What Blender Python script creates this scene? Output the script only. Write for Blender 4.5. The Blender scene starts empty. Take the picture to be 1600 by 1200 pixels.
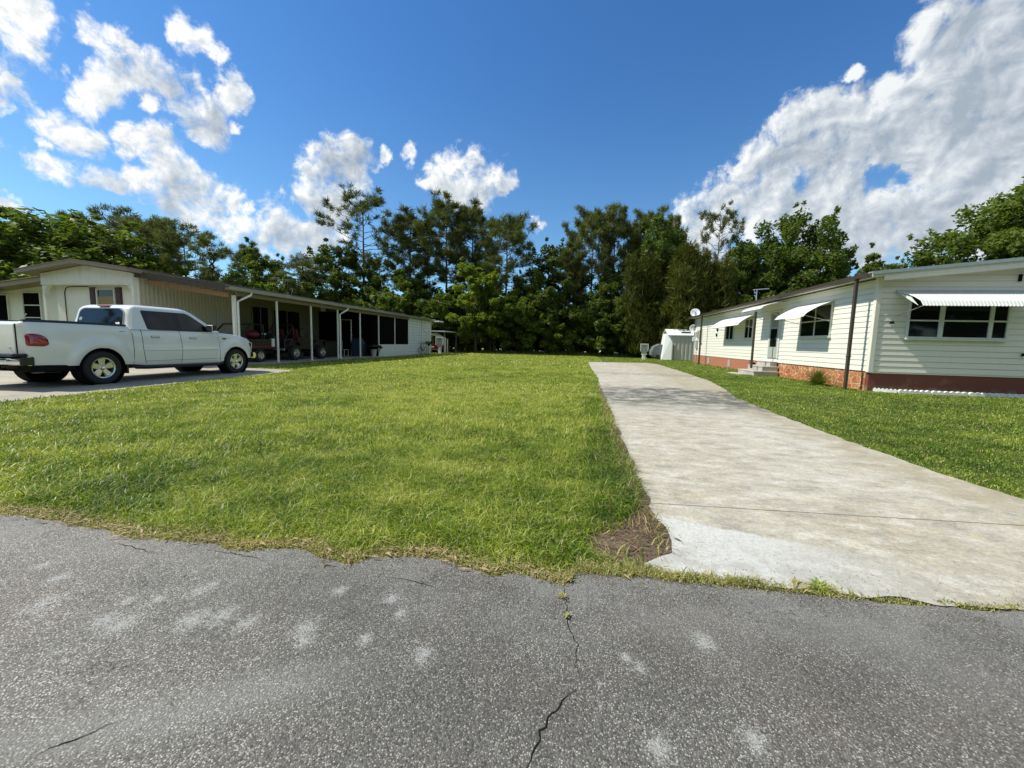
import bpy, math, random
import numpy as np
from mathutils import Matrix, Vector
R = math.radians
S = bpy.context.scene
COL = S.collection

# ---------------------------------------------------------------- camera
CAMH = 1.22
FPX, PITCH, ROLL, YAW = 625.0, 0.10420, 0.024197, 0.170174
cy, sy = math.cos(YAW), math.sin(YAW)
fw = Vector((-sy*math.cos(PITCH), cy*math.cos(PITCH), -math.sin(PITCH)))
rt = Vector((cy, sy, 0)); up = rt.cross(fw)
rt2 = math.cos(ROLL)*rt + math.sin(ROLL)*up
up2 = -math.sin(ROLL)*rt + math.cos(ROLL)*up
cam = bpy.data.cameras.new('camera'); cam.sensor_width = 36; cam.sensor_fit = 'HORIZONTAL'
cam.lens = FPX/1600*36; cam.clip_start = 0.05; cam.clip_end = 2000
co = bpy.data.objects.new('camera', cam); COL.objects.link(co)
M3 = Matrix((rt2, up2, -fw)).transposed()
co.matrix_world = Matrix.Translation((0, 0, CAMH)) @ M3.to_4x4()
S.camera = co
def pdir(px, py):
    """world direction seen at a photo pixel (used to read directions of clouds and trees off the photo)"""
    return (fw + rt2*((px-800)/FPX) - up2*((py-600)/FPX)).normalized()
def onY(px, py, Y):
    d = pdir(px, py); t = Y/d.y
    return d.x*t, CAMH + d.z*t

# ---------------------------------------------------------------- node helper
class NT:
    def __init__(s, tree):
        s.t = tree; s.t.nodes.clear()
    def n(s, typ, ins=None, **attrs):
        nd = s.t.nodes.new(typ)
        for k, v in attrs.items(): setattr(nd, k, v)
        for k, v in (ins or {}).items():
            sock = nd.inputs[k]
            if isinstance(v, bpy.types.NodeSocket): s.t.links.new(v, sock)
            elif v is not None:
                if hasattr(sock, 'default_value'):
                    if isinstance(v, (tuple, list)) and len(v) == 3 and sock.type == 'RGBA': v = (*v, 1)
                    sock.default_value = v
        return nd
    def math(s, op, a, b=None, c=None, clamp=False):
        nd = s.n('ShaderNodeMath', {0: a, 1: b} if c is None else {0: a, 1: b, 2: c}, operation=op)
        nd.use_clamp = clamp; return nd.outputs[0]
    def vmath(s, op, a, b=None, sc=None):
        nd = s.n('ShaderNodeVectorMath', {0: a, 1: b}, operation=op)
        if sc is not None: nd.inputs['Scale'].default_value = sc
        return nd.outputs['Value'] if op in ('DISTANCE', 'DOT_PRODUCT', 'LENGTH') else nd.outputs[0]
    def noise(s, scale, detail=4, rough=.55, vec=None, dist=0, color=False):
        nd = s.n('ShaderNodeTexNoise', {'Vector': vec, 'Scale': scale, 'Detail': detail, 'Roughness': rough, 'Distortion': dist})
        return nd.outputs['Color' if color else 'Fac']
    def voro(s, scale, vec=None, feature='F1', out='Distance', rnd=1):
        nd = s.n('ShaderNodeTexVoronoi', {'Vector': vec, 'Scale': scale, 'Randomness': rnd}, feature=feature)
        return nd.outputs[out]
    def ramp(s, fac, stops, interp='LINEAR'):
        nd = s.n('ShaderNodeValToRGB', {'Fac': fac}); cr = nd.color_ramp; cr.interpolation = interp
        while len(cr.elements) < len(stops): cr.elements.new(0.5)
        for e, (p, c) in zip(cr.elements, stops):
            e.position = p; e.color = (c, c, c, 1) if isinstance(c, (int, float)) else (*c, 1)
        return nd.outputs['Color']
    def mix(s, fac, a, b, blend='MIX'):
        nd = s.n('ShaderNodeMix', data_type='RGBA', blend_type=blend)
        for i, v in ((0, fac), (6, a), (7, b)):
            if isinstance(v, bpy.types.NodeSocket): s.t.links.new(v, nd.inputs[i])
            else: nd.inputs[i].default_value = (*v, 1) if isinstance(v, (tuple, list)) else v
        return nd.outputs[2]
    def step(s, x, lo, hi):
        nd = s.n('ShaderNodeMapRange', {0: x, 1: lo, 2: hi, 3: 0.0, 4: 1.0}, interpolation_type='SMOOTHSTEP')
        return nd.outputs[0]
    def obj(s): return s.n('ShaderNodeTexCoord').outputs['Object']
    def pos(s): return s.n('ShaderNodeNewGeometry').outputs['Position']
    def sep(s, v):
        nd = s.n('ShaderNodeSeparateXYZ', {0: v}); return nd.outputs
    def comb(s, x, y, z):
        return s.n('ShaderNodeCombineXYZ', {0: x, 1: y, 2: z}).outputs[0]
    def scalev(s, v, sc):
        return s.n('ShaderNodeMapping', {'Vector': v, 'Scale': sc}).outputs[0]

def mat(name, fn):
    m = bpy.data.materials.new(name); m.use_nodes = True
    t = NT(m.node_tree); out = t.n('ShaderNodeOutputMaterial')
    sh = fn(t); m.node_tree.links.new(sh, out.inputs[0]); return m
def princ(t, col, rough=.6, metal=0, bump=None, bstr=.3, bdist=.01, **kw):
    ins = {'Base Color': col, 'Roughness': rough, 'Metallic': metal}
    for k, v in kw.items(): ins[k.replace('_', ' ')] = v
    if bump is not None:
        b = t.n('ShaderNodeBump', {'Height': bump, 'Strength': bstr, 'Distance': bdist}); ins['Normal'] = b.outputs[0]
    return t.n('ShaderNodeBsdfPrincipled', ins).outputs[0]

# ---------------------------------------------------------------- world: sky with clouds
SUNV = Vector((-1.0, -0.13, 1.27)).normalized()           # towards the sun
elev = math.asin(SUNV.z); azim = math.atan2(SUNV.x, SUNV.y)
W = bpy.data.worlds.new('World'); S.world = W; W.use_nodes = True
CL = [(30,30,50),(5,20,45),(60,45,22),(150,48,26),(178,60,26),(205,70,12),(132,40,12),(100,100,14),(92,95,8),(305,62,24),(328,75,17),(285,55,14),
(8,150,30),(35,165,22),(5,180,18),(15,130,16),
(125,165,20),(140,145,26),(170,130,30),(205,112,32),(240,110,30),(250,130,28),(290,140,30),(300,165,38),(315,192,32),(345,150,24),(365,145,28),(385,150,14),(240,170,14),(300,215,18),
(90,205,30),(120,215,30),(65,232,12),(145,212,14),(70,262,24),(100,272,26),(135,277,26),(170,282,22),(205,275,22),(195,212,22),(225,225,24),(200,232,22),(250,212,20),(260,240,28),(275,270,36),(300,300,42),(260,310,32),(330,312,38),(352,302,20),(290,328,30),(240,290,24),(370,352,26),(390,325,14),(345,345,22),
(430,350,32),(410,368,26),(450,372,26),(475,388,24),(500,370,30),(500,340,26),(490,310,26),(490,270,26),(500,240,24),(515,235,24),(545,235,26),(560,250,18),(540,275,30),(530,310,28),(535,340,24),(520,370,24),(593,240,11),(580,256,12),
(642,240,12),(646,252,8),(690,283,28),(715,270,26),(735,268,28),(765,285,26),(745,308,22),(800,278,13),(715,300,26),(668,287,13),(788,292,12),(15,320,20),(5,262,8),(366,203,9),(838,350,10),
(1075,338,26),(1105,325,30),(1135,305,36),(1165,290,42),(1195,240,38),(1207,212,22),(1240,200,40),(1290,165,26),(1268,222,48),(1330,200,50),(1390,178,46),(1392,140,26),(1445,150,50),(1470,100,40),(1470,60,40),(1485,20,45),(1560,40,80),(1600,100,80),(1520,110,60),(1540,180,80),(1600,230,90),(1450,215,66),(1385,225,44),(1320,262,50),(1280,290,50),(1230,300,46),(1190,325,50),(1250,345,50),(1320,335,55),(1385,325,46),(1450,300,60),(1520,280,70),(1590,320,70),(1500,350,60),(1430,360,50),(1350,380,50),(1550,370,50),(1290,370,45),(1125,345,40),(1110,375,40),(1330,118,13),(1322,130,9),(1230,255,40),
(1750,60,150),(1800,250,200),(1750,420,150),(-150,100,110),(-250,260,120),
(150,28,-.40),(178,40,-.45),(205,25,-.40),(190,62,-.30),(128,45,-.35),(232,42,-.22),(165,12,-.3),(110,30,-.4)]  # last row: unseen clouds added behind the camera to whiten the fill light
HOLES = [(1362,272,26),(1385,266,26),(1405,276,20),(1245,287,20)]
def _rad(px, py, r):
    a = pdir(px, py); return .25*(a.angle(pdir(px+r, py)) + a.angle(pdir(px-r, py)) + a.angle(pdir(px, py+r)) + a.angle(pdir(px, py-r)))
def cloud_group():
    g = bpy.data.node_groups.new('cloud_field', 'ShaderNodeTree')
    g.interface.new_socket('Vector', in_out='INPUT', socket_type='NodeSocketVector')
    g.interface.new_socket('Field', in_out='OUTPUT', socket_type='NodeSocketFloat')
    t = NT(g); gi = t.n('NodeGroupInput'); go = t.n('NodeGroupOutput'); v = gi.outputs[0]
    def field(lst):
        acc = None
        for px, py, r in lst:
            if r < 0: c = Vector((math.sin(R(px))*math.cos(R(py)), math.cos(R(px))*math.cos(R(py)), math.sin(R(py)))); rad = -r     # given as compass bearing, elevation
            else: c = pdir(px, py); rad = _rad(px, py, r)*1.22
            d = t.vmath('DISTANCE', v, tuple(c))
            f = t.math('MULTIPLY_ADD', d, -1/rad, 1.0)
            f = t.math('MINIMUM', f, .62)
            acc = f if acc is None else t.n('ShaderNodeMath', {0: acc, 1: f, 2: .18}, operation='SMOOTH_MAX').outputs[0]
        return acc
    h = t.math('MAXIMUM', field(HOLES), 0.0)
    f = t.math('SUBTRACT', field(CL), t.math('MULTIPLY', h, .66))
    g.links.new(f, go.inputs[0]); return g
def build_world():
    t = NT(W.node_tree)
    d = t.n('ShaderNodeTexCoord').outputs['Generated']
    d = t.vmath('NORMALIZE', d)
    n1 = t.vmath('SCALE', t.vmath('SUBTRACT', t.noise(9, 3, .5, d, color=True), (.5, .5, .5)), sc=.060)
    n2 = t.vmath('SCALE', t.vmath('SUBTRACT', t.noise(34, 5, .62, d, color=True), (.5, .5, .5)), sc=.034)
    dw = t.vmath('ADD', t.vmath('ADD', d, n1), n2)
    g = cloud_group()
    def F(vec): return t.n('ShaderNodeGroup', {0: vec}, node_tree=g).outputs[0]
    f0 = F(dw)
    f1 = F(t.vmath('ADD', dw, tuple(Vector((-.75, .1, .65))*.030)))
    fbm = t.noise(20, 9, .60, d, dist=.4)
    bil = t.noise(11, 4, .5, d, dist=.2); bil2 = t.noise(11, 4, .5, t.vmath('ADD', d, tuple(Vector((-.75, .1, .65))*.022)), dist=.2)
    fine = t.math('SUBTRACT', fbm, .5)
    fray = t.math('SUBTRACT', t.noise(48, 8, .66, d, dist=.6), .5)
    east = t.step(t.vmath('DISTANCE', d, tuple(pdir(1560, 300))), .62, .05)
    dens = t.math('ADD', t.math('ADD', t.math('MINIMUM', f0, .44), t.math('MULTIPLY', t.math('MULTIPLY', east, .22), t.step(f0, .2, .5))), t.math('ADD', t.math('MULTIPLY', fine, 1.9), t.math('MULTIPLY', fray, 1.05)))
    alpha = t.step(dens, -.14, .58)
    fb2 = t.noise(20, 9, .60, t.vmath('ADD', d, tuple(Vector((-.75, .1, .65))*.012)), dist=.4)
    relief = t.math('ADD', t.math('MULTIPLY', t.math('SUBTRACT', f0, f1), .62), t.math('ADD', t.math('MULTIPLY', t.math('SUBTRACT', fbm, fb2), 1.7), t.math('MULTIPLY', t.math('SUBTRACT', bil, bil2), 2.2)))
    big = t.noise(4.5, 3, .5, d)
    thick = t.step(f0, .1, .62)
    sh = t.math('ADD', t.math('ADD', .80, relief), t.math('MULTIPLY', t.math('SUBTRACT', big, .5), 1.3))
    sh = t.math('SUBTRACT', sh, t.math('MULTIPLY', thick, .30), clamp=True)
    # the broad bank in the east is seen from its shaded underside
    sh = t.math('SUBTRACT', sh, t.math('MULTIPLY', east, .23), clamp=True)
    ccol = t.ramp(sh, [(0, (.38, .45, .53)), (.35, (.54, .60, .67)), (.7, (.76, .81, .85)), (1, (1.06, 1.06, 1.04))])
    sky = t.n('ShaderNodeTexSky', sky_type='NISHITA', sun_disc=False, sun_elevation=elev, sun_rotation=azim,
              altitude=0, air_density=1.0, dust_density=.5, ozone_density=3.0).outputs[0]
    z = t.sep(d)[2]
    hz = t.step(z, .62, .0)
    tint = t.mix(hz, (.37, .72, 1.02), (.68, .93, 1.00))
    skyc = t.mix(1.0, sky, tint, 'MULTIPLY')
    bg1 = t.n('ShaderNodeBackground', {'Color': skyc, 'Strength': SKYS}).outputs[0]
    bg2 = t.n('ShaderNodeBackground', {'Color': ccol, 'Strength': CLOUDS}).outputs[0]
    above = t.step(z, -.02, .02)
    mx = t.n('ShaderNodeMixShader', {0: t.math('MULTIPLY', alpha, above), 1: bg1, 2: bg2}).outputs[0]
    out = t.n('ShaderNodeOutputWorld'); W.node_tree.links.new(mx, out.inputs[0])
SKYS, CLOUDS = 0.13, 0.86
build_world()
sl = bpy.data.lights.new('sun', 'SUN'); sl.energy = 4.9; sl.angle = R(.5); sl.color = (1, .94, .79)
so = bpy.data.objects.new('sun', sl); COL.objects.link(so)
so.rotation_euler = SUNV.to_track_quat('Z', 'Y').to_euler()
S.view_settings.view_transform = 'Standard'; S.view_settings.look = 'None'
S.view_settings.gamma = 1; S.view_settings.use_curve_mapping = False; S.view_settings.exposure = 0.25
try: S.cycles.max_bounces = 6; S.cycles.transparent_max_bounces = 6; S.cycles.use_denoising = True
except Exception: pass
# ---------------------------------------------------------------- mesh helpers
def origin(o):
    v = Vector((0, 0, 0))
    while o is not None: v += o.location; o = o.parent
    return v
class MB:
    def __init__(s): s.v = []; s.f = []
    def add(s, vs, fs):
        b = len(s.v); s.v += [tuple(p) for p in vs]; s.f += [tuple(b+i for i in f) for f in fs]; return s
    def box(s, x0, x1, y0, y1, z0, z1):
        x0, x1 = sorted((x0, x1)); y0, y1 = sorted((y0, y1)); z0, z1 = sorted((z0, z1))
        return s.add([(x, y, z) for z in (z0, z1) for y in (y0, y1) for x in (x0, x1)],
                     [(0, 2, 3, 1), (4, 5, 7, 6), (0, 1, 5, 4), (2, 6, 7, 3), (0, 4, 6, 2), (1, 3, 7, 5)])
    def tube(s, path, r, n=8, cap=True, close=False):
        path = [Vector(p) for p in path]; k = len(path)
        rs = r if isinstance(r, (list, tuple)) else [r]*k
        b = len(s.v); prev = None
        for i, p in enumerate(path):
            if close: d = path[(i+1) % k]-path[i-1]
            else: d = path[min(i+1, k-1)]-path[max(i-1, 0)]
            d.normalize()
            a = (Vector((0, 0, 1)) if abs(d.z) < .95 else Vector((1, 0, 0))) if prev is None else prev
            u = (a - d*a.dot(d)).normalized(); w = d.cross(u); prev = u
            for j in range(n):
                t = 2*math.pi*(j+.5)/n
                s.v.append(tuple(p + (u*math.cos(t)+w*math.sin(t))*rs[i]))
        for i in range(k if close else k-1):
            i2 = (i+1) % k
            for j in range(n):
                s.f.append((b+i*n+j, b+i*n+(j+1) % n, b+i2*n+(j+1) % n, b+i2*n+j))
        if cap and not close:
            s.f.append(tuple(b+j for j in range(n))[::-1]); s.f.append(tuple(b+(k-1)*n+j for j in range(n)))
        return s
    def beam(s, p0, p1, w, h):
        """rectangular bar, w horizontal, h vertical-ish"""
        p0, p1 = Vector(p0), Vector(p1); d = (p1-p0).normalized()
        a = Vector((0, 0, 1)) if abs(d.z) < .9 else Vector((0, 1, 0))
        u = d.cross(a).normalized(); v = u.cross(d)
        vs = [p + u*sx*w/2 + v*sy_*h/2 for p in (p0, p1) for sx, sy_ in ((-1, -1), (1, -1), (1, 1), (-1, 1))]
        return s.add(vs, [(3, 2, 1, 0), (4, 5, 6, 7), (0, 1, 5, 4), (1, 2, 6, 5), (2, 3, 7, 6), (3, 0, 4, 7)])
    def prism(s, poly, axis, a, b):
        """poly in the plane normal to axis ('x': (y,z), 'y': (x,z), 'z': (x,y)) extruded from a to b"""
        def P(q, c): return {'x': (c, q[0], q[1]), 'y': (q[0], c, q[1]), 'z': (q[0], q[1], c)}[axis]
        n = len(poly); area = sum(poly[i][0]*poly[(i+1) % n][1]-poly[(i+1) % n][0]*poly[i][1] for i in range(n))
        if (area < 0) != (axis == 'y'): poly = poly[::-1]
        if a > b: a, b = b, a
        vs = [P(q, a) for q in poly]+[P(q, b) for q in poly]
        return s.add(vs, [tuple(range(n))[::-1], tuple(range(n, 2*n))]+[(i, (i+1) % n, n+(i+1) % n, n+i) for i in range(n)])
    def lathe(s, prof, c, axis='x', n=28, flip=False):
        """prof: (radius, offset along axis)"""
        b = len(s.v); c = Vector(c)
        for r, h in prof:
            for j in range(n):
                t = 2*math.pi*j/n; cs, sn = math.cos(t)*r, math.sin(t)*r
                s.v.append(tuple(c + Vector({'x': (h, cs, sn), 'y': (sn, h, cs), 'z': (cs, sn, h)}[axis])))
        for i in range(len(prof)-1):
            for j in range(n):
                s.f.append((b+i*n+j, b+i*n+(j+1) % n, b+(i+1)*n+(j+1) % n, b+(i+1)*n+j))
        return s
    def grid(s, fn, nu, nv, close_u=False):
        b = len(s.v)
        for i in range(nu+1):
            for j in range(nv+1): s.v.append(tuple(fn(i/nu, j/nv)))
        for i in range(nu):
            for j in range(nv):
                a = b+i*(nv+1)+j; s.f.append((a, a+nv+1, a+nv+2, a+1))
        return s
    def build(s, name, m, parent=None, smooth=False, bevel=0, seg=1, angle=30):
        o0 = origin(parent)
        me = bpy.data.meshes.new(name)
        me.from_pydata([(x-o0.x, y-o0.y, z-o0.z) for x, y, z in s.v], [], s.f)
        me.materials.append(m); me.update()
        o = bpy.data.objects.new(name, me); COL.objects.link(o); o.parent = parent
        if bevel:
            b = o.modifiers.new('b', 'BEVEL'); b.width = bevel; b.segments = seg; b.limit_method = 'ANGLE'; b.angle_limit = R(35)
        if smooth:
            for p in me.polygons: p.use_smooth = True
            if angle < 180: smooth_by_angle(me, angle)
        return o
def smooth_by_angle(me, ang):
    me.update(); lim = R(ang)
    norms = [p.normal.copy() for p in me.polygons]; ek = {}
    for p in me.polygons:
        for k in p.edge_keys: ek.setdefault(k, []).append(p.index)
    for e in me.edges:
        fs = ek.get(tuple(sorted(e.vertices)), [])
        if len(fs) == 2 and norms[fs[0]].length > 0 and norms[fs[1]].length > 0 and norms[fs[0]].angle(norms[fs[1]]) > lim: e.use_edge_sharp = True
def tag(o, label, cat, group=None, kind=None):
    if label: o['label'] = label
    if cat: o['category'] = cat
    if group: o['group'] = group
    if kind: o['kind'] = kind
    return o
def thing(name, loc, label, cat, group=None):
    o = bpy.data.objects.new(name, None); o.empty_display_size = .3; COL.objects.link(o); o.location = loc
    return tag(o, label, cat, group)
def dup(root, loc, rz=None, scale=None, label=None, group=None):
    def cp(o, par):
        c = o.copy(); COL.objects.link(c); c.parent = par
        for ch in kids.get(o.name, []): cp(ch, c)
        return c
    kids = {}
    for o in root.children_recursive: kids.setdefault(o.parent.name, []).append(o)
    r = cp(root, None); r.location = loc
    if rz is not None: r.rotation_euler = (0, 0, rz)
    if scale is not None: r.scale = scale
    if label: r['label'] = label
    if group: r['group'] = group
    return r
def npmesh(name, V, F3, m, parent=None, attr=None, F4=None):
    """fast mesh from numpy arrays (triangles and/or quads), optional per-vertex 'tint'"""
    me = bpy.data.meshes.new(name); V = np.asarray(V, np.float32)
    loops = []; tot = []
    if F4 is not None and len(F4): loops.append(np.asarray(F4, np.int32).ravel()); tot.append(np.full(len(F4), 4, np.int32))
    if F3 is not None and len(F3): loops.append(np.asarray(F3, np.int32).ravel()); tot.append(np.full(len(F3), 3, np.int32))
    loops = np.concatenate(loops); tot = np.concatenate(tot)
    start = np.concatenate([[0], np.cumsum(tot)[:-1]]).astype(np.int32)
    me.vertices.add(len(V)); me.vertices.foreach_set('co', V.ravel())
    me.loops.add(len(loops)); me.loops.foreach_set('vertex_index', loops)
    me.polygons.add(len(tot)); me.polygons.foreach_set('loop_start', start)
    me.update(calc_edges=True)
    if attr is not None:
        for k, a in attr.items():
            at = me.attributes.new(k, 'FLOAT', 'POINT'); at.data.foreach_set('value', np.asarray(a, np.float32))
    me.materials.append(m)
    o = bpy.data.objects.new(name, me); COL.objects.link(o); o.parent = parent
    return o
_rs = np.random.RandomState(5); _H = _rs.rand(256, 256)
def vnoise(x, y, sc):
    x = np.asarray(x)*sc+100.5; y = np.asarray(y)*sc+77.3
    xi = np.floor(x).astype(int); yi = np.floor(y).astype(int); fx = x-xi; fy = y-yi
    fx = fx*fx*(3-2*fx); fy = fy*fy*(3-2*fy)
    h = lambda a, b: _H[a % 256, b % 256]
    return (h(xi, yi)*(1-fx)+h(xi+1, yi)*fx)*(1-fy)+(h(xi, yi+1)*(1-fx)+h(xi+1, yi+1)*fx)*fy
def fbm(x, y, sc, o=3): 
    return sum(vnoise(x, y, sc*2**i)*.5**i for i in range(o))/sum(.5**i for i in range(o))

# ---------------------------------------------------------------- materials
def m_simple(name, c, rough=.6, metal=0, var=.12, sc=8, bump=0, **kw):
    def fn(t):
        v = t.obj(); n = t.noise(sc, 5, .6, v); f = t.ramp(n, [(.25, 1-var), (.75, 1+var)])
        col = t.mix(1.0, c, f, 'MULTIPLY')
        return princ(t, col, rough, metal, bump=n if bump else None, bstr=bump, **kw)
    return mat(name, fn)
def m_streak(name, c, dirt=(.25, .23, .18), amt=.35, rough=.5):
    """painted metal or vinyl with grime streaks and mildew"""
    def fn(t):
        v = t.obj()
        a = t.noise(1.0, 5, .6, t.scalev(v, (9, 9, .9))); b = t.noise(2.2, 6, .65, v)
        k = t.math('MULTIPLY', t.step(a, .48, .8), t.step(b, .35, .75))
        col = t.mix(t.math('MULTIPLY', k, amt), c, dirt)
        col = t.mix(1.0, col, t.ramp(t.noise(14, 4, .6, v), [(.3, .94), (.7, 1.03)]), 'MULTIPLY')
        return princ(t, col, rough, bump=b, bstr=.08)
    return mat(name, fn)
M = {}
def _siding(t):
    v = t.obj(); a = t.noise(1.0, 5, .6, t.scalev(v, (9, 9, .9))); b = t.noise(2.2, 6, .65, v)
    k = t.math('MULTIPLY', t.step(a, .48, .8), t.step(b, .35, .75))
    col = t.mix(t.math('MULTIPLY', k, .3), (.745, .74, .665), (.42, .42, .32))
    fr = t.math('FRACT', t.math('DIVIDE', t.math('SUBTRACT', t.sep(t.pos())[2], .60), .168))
    col = t.mix(t.math('MULTIPLY', t.step(fr, .87, .97), .55), col, (.20, .20, .15))     # shadow line under each lap, painted into the siding colour
    return princ(t, col, .5, bump=b, bstr=.06)
M['siding'] = mat('cream_siding', _siding)
M['cream'] = m_streak('cream_trim', (.75, .74, .655), (.4, .38, .3), .25)
M['white'] = m_streak('white_paint', (.80, .80, .74), (.33, .33, .27), .40)
M['whiteold'] = m_streak('weathered_white_paint', (.74, .755, .69), (.28, .28, .22), .75)
M['awning'] = m_streak('awning_metal', (.70, .71, .70), (.36, .38, .34), .25, .4)
M['ribwall'] = m_streak('ribbed_metal', (.46, .45, .35), (.3, .28, .2), .4)
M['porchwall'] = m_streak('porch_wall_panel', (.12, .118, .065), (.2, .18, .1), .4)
M['brownmetal'] = m_simple('brown_gutter_metal', (.075, .058, .050), .45, .2)
M['tanmetal'] = m_streak('tan_fascia', (.25, .195, .135), (.15, .12, .08), .5)
M['woodfascia'] = m_streak('wood_fascia', (.33, .22, .13), (.1, .08, .05), .6, .7)
M['drip'] = m_simple('galvanised_edge', (.50, .58, .60), .35, .5)
M['glass'] = mat('dark_window_glass', lambda t: princ(t, (.008, .010, .010), .04, 0, bump=t.noise(1.3, 2, .5, t.obj()), bstr=.02, Specular_IOR_Level=.45))
M['winframe'] = m_simple('window_frame_paint', (.62, .66, .60), .4)
M['curtain'] = m_simple('curtain_fabric', (.28, .24, .14), .9, sc=20)
M['maroon'] = m_simple('maroon_shutter_paint', (.055, .010, .010), .5)
M['screen'] = mat('insect_screen', lambda t: princ(t, t.ramp(t.noise(160, 1, .5, t.obj()), [(.4, (.004, .004, .004)), (.6, (.007, .007, .007))]), 1.0, Specular_IOR_Level=.05))
M['dark'] = m_simple('dark_interior', (.009, .009, .009), .9, Specular_IOR_Level=.1)
M['black'] = m_simple('black_plastic', (.012, .012, .013), .35, sc=30)
M['rubber'] = m_simple('tyre_rubber', (.018, .018, .018), .8, sc=40, bump=.2)
M['chrome'] = m_simple('chrome', (.75, .75, .76), .12, 1, var=.05)
M['alloy'] = m_simple('alloy_rim', (.60, .60, .58), .25, .9, var=.06)
M['carwhite'] = mat('white_car_paint', lambda t: princ(t, t.mix(1.0, (.80, .80, .75), t.ramp(t.noise(1.2, 6, .6, t.obj()), [(.2, .94), (.8, 1.02)]), 'MULTIPLY'), .22, Coat_Weight=.8, Coat_Roughness=.04))
M['carglass'] = mat('tinted_glass', lambda t: princ(t, (.006, .007, .008), .03, Specular_IOR_Level=.45))
M['redlens'] = mat('red_lens', lambda t: princ(t, t.mix(1.0, (.30, .010, .012), t.ramp(t.voro(60, t.obj()), [(0, .75), (1, 1.1)]), 'MULTIPLY'), .12, Coat_Weight=.8))
M['clearlens'] = m_simple('clear_lens', (.55, .55, .52), .1)
M['redpaint'] = m_simple('red_paint', (.30, .008, .012), .3)
M['redfabric'] = m_simple('red_seat_vinyl', (.10, .006, .010), .55)
M['silver'] = m_simple('silver_paint', (.35, .36, .36), .35, .4)
M['steel'] = m_simple('galvanised_steel', (.42, .43, .43), .45, .7)
M['dish'] = m_simple('dish_enamel', (.72, .74, .74), .35)
M['greymetal'] = m_streak('grey_enclosure_metal', (.36, .39, .38), (.2, .2, .16), .4)
M['shedwhite'] = m_streak('shed_white_metal', (.78, .80, .80), (.4, .4, .36), .3)
M['shedgrey'] = m_streak('shed_grey_metal', (.50, .48, .44), (.3, .28, .22), .3)
M['tarp'] = m_simple('tarp_cover', (.13, .15, .15), .6, sc=3, var=.25, bump=.5)
M['white2'] = m_simple('white_vinyl', (.85, .86, .85), .4, sc=4)
M['bucket'] = m_simple('grey_plastic_bucket', (.40, .38, .38), .5)
M['greeniron'] = m_simple('green_painted_iron', (.015, .05, .035), .5)
M['bluecloth'] = m_simple('blue_cover', (.02, .045, .08), .8)
M['edging'] = m_simple('white_painted_concrete', (.70, .71, .69), .8, sc=12, var=.25, bump=.3)
def _conc(name, c, dk=.72, lt=1.15):
    def fn(t):
        v = t.obj(); a = t.noise(1.2, 6, .65, v); b = t.noise(26, 4, .7, v)
        col = t.mix(1.0, c, t.ramp(a, [(.3, dk), (.7, lt)]), 'MULTIPLY'); col = t.mix(1.0, col, t.ramp(b, [(.3, .88), (.7, 1.08)]), 'MULTIPLY')
        return princ(t, col, .85, bump=b, bstr=.25)
    return mat(name, fn)
M['concrete'] = _conc('slab_concrete', (.37, .335, .27))
M['stepconc'] = _conc('step_concrete', (.46, .44, .40))
def _stone(t):
    v = t.obj(); w = t.vmath('ADD', v, t.vmath('SCALE', t.vmath('SUBTRACT', t.noise(3, 3, .5, v, color=True), (.5, .5, .5)), sc=.25))
    e = t.voro(4.2, t.scalev(w, (1, 1, 1.25)), 'DISTANCE_TO_EDGE')
    cell = t.voro(4.2, t.scalev(w, (1, 1, 1.25)), 'F1', 'Color')
    st = t.mix(t.sep(cell)[0], (.36, .10, .035), (.50, .20, .07)); st = t.mix(1.0, st, t.ramp(t.noise(12, 5, .7, v), [(.25, .6), (.75, 1.25)]), 'MULTIPLY')
    k = t.step(e, .02, .055)
    return princ(t, t.mix(k, (.60, .50, .34), st), .8, bump=k, bstr=.6, bdist=.02)
M['stone'] = mat('painted_flagstone', _stone)
def _redwall(t):
    v = t.obj(); n = t.noise(1.6, 6, .65, v)
    col = t.mix(t.step(n, .55, .75), (.17, .050, .036), (.24, .11, .085))
    col = t.mix(t.math('MULTIPLY', t.step(t.sep(v)[2], .25, .0), t.step(t.noise(5, 4, .6, v), .4, .6)), col, (.22, .17, .14))
    return princ(t, col, .75, bump=t.noise(30, 3, .6, v), bstr=.15)
M['redwall'] = mat('red_painted_foundation', _redwall)
M['brick'] = mat('orange_brick', lambda t: (lambda b: princ(t, b.outputs['Color'], .85, bump=b.outputs['Fac'], bstr=-.4))(t.n('ShaderNodeTexBrick', {'Vector': t.comb(t.sep(t.obj())[1], t.sep(t.obj())[2], 0.0), 'Color1': (.42, .13, .06, 1), 'Color2': (.33, .10, .05, 1), 'Mortar': (.40, .27, .20, 1), 'Scale': 4.0, 'Mortar Size': .02})))
M['shingle'] = m_simple('grey_roof', (.22, .22, .21), .9, sc=10, bump=.3)
def _bark(name, c):
    def fn(t):
        v = t.obj(); n = t.noise(1, 5, .65, t.scalev(v, (16, 16, 3)))
        return princ(t, t.mix(t.ramp(n, [(.3, 0), (.7, 1)]), tuple(x*.45 for x in c), c), .9, bump=n, bstr=.6, bdist=.03)
    return mat(name, fn)
M['barkpine'] = _bark('pine_bark', (.17, .12, .085)); M['barkoak'] = _bark('oak_bark', (.15, .135, .11))
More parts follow.
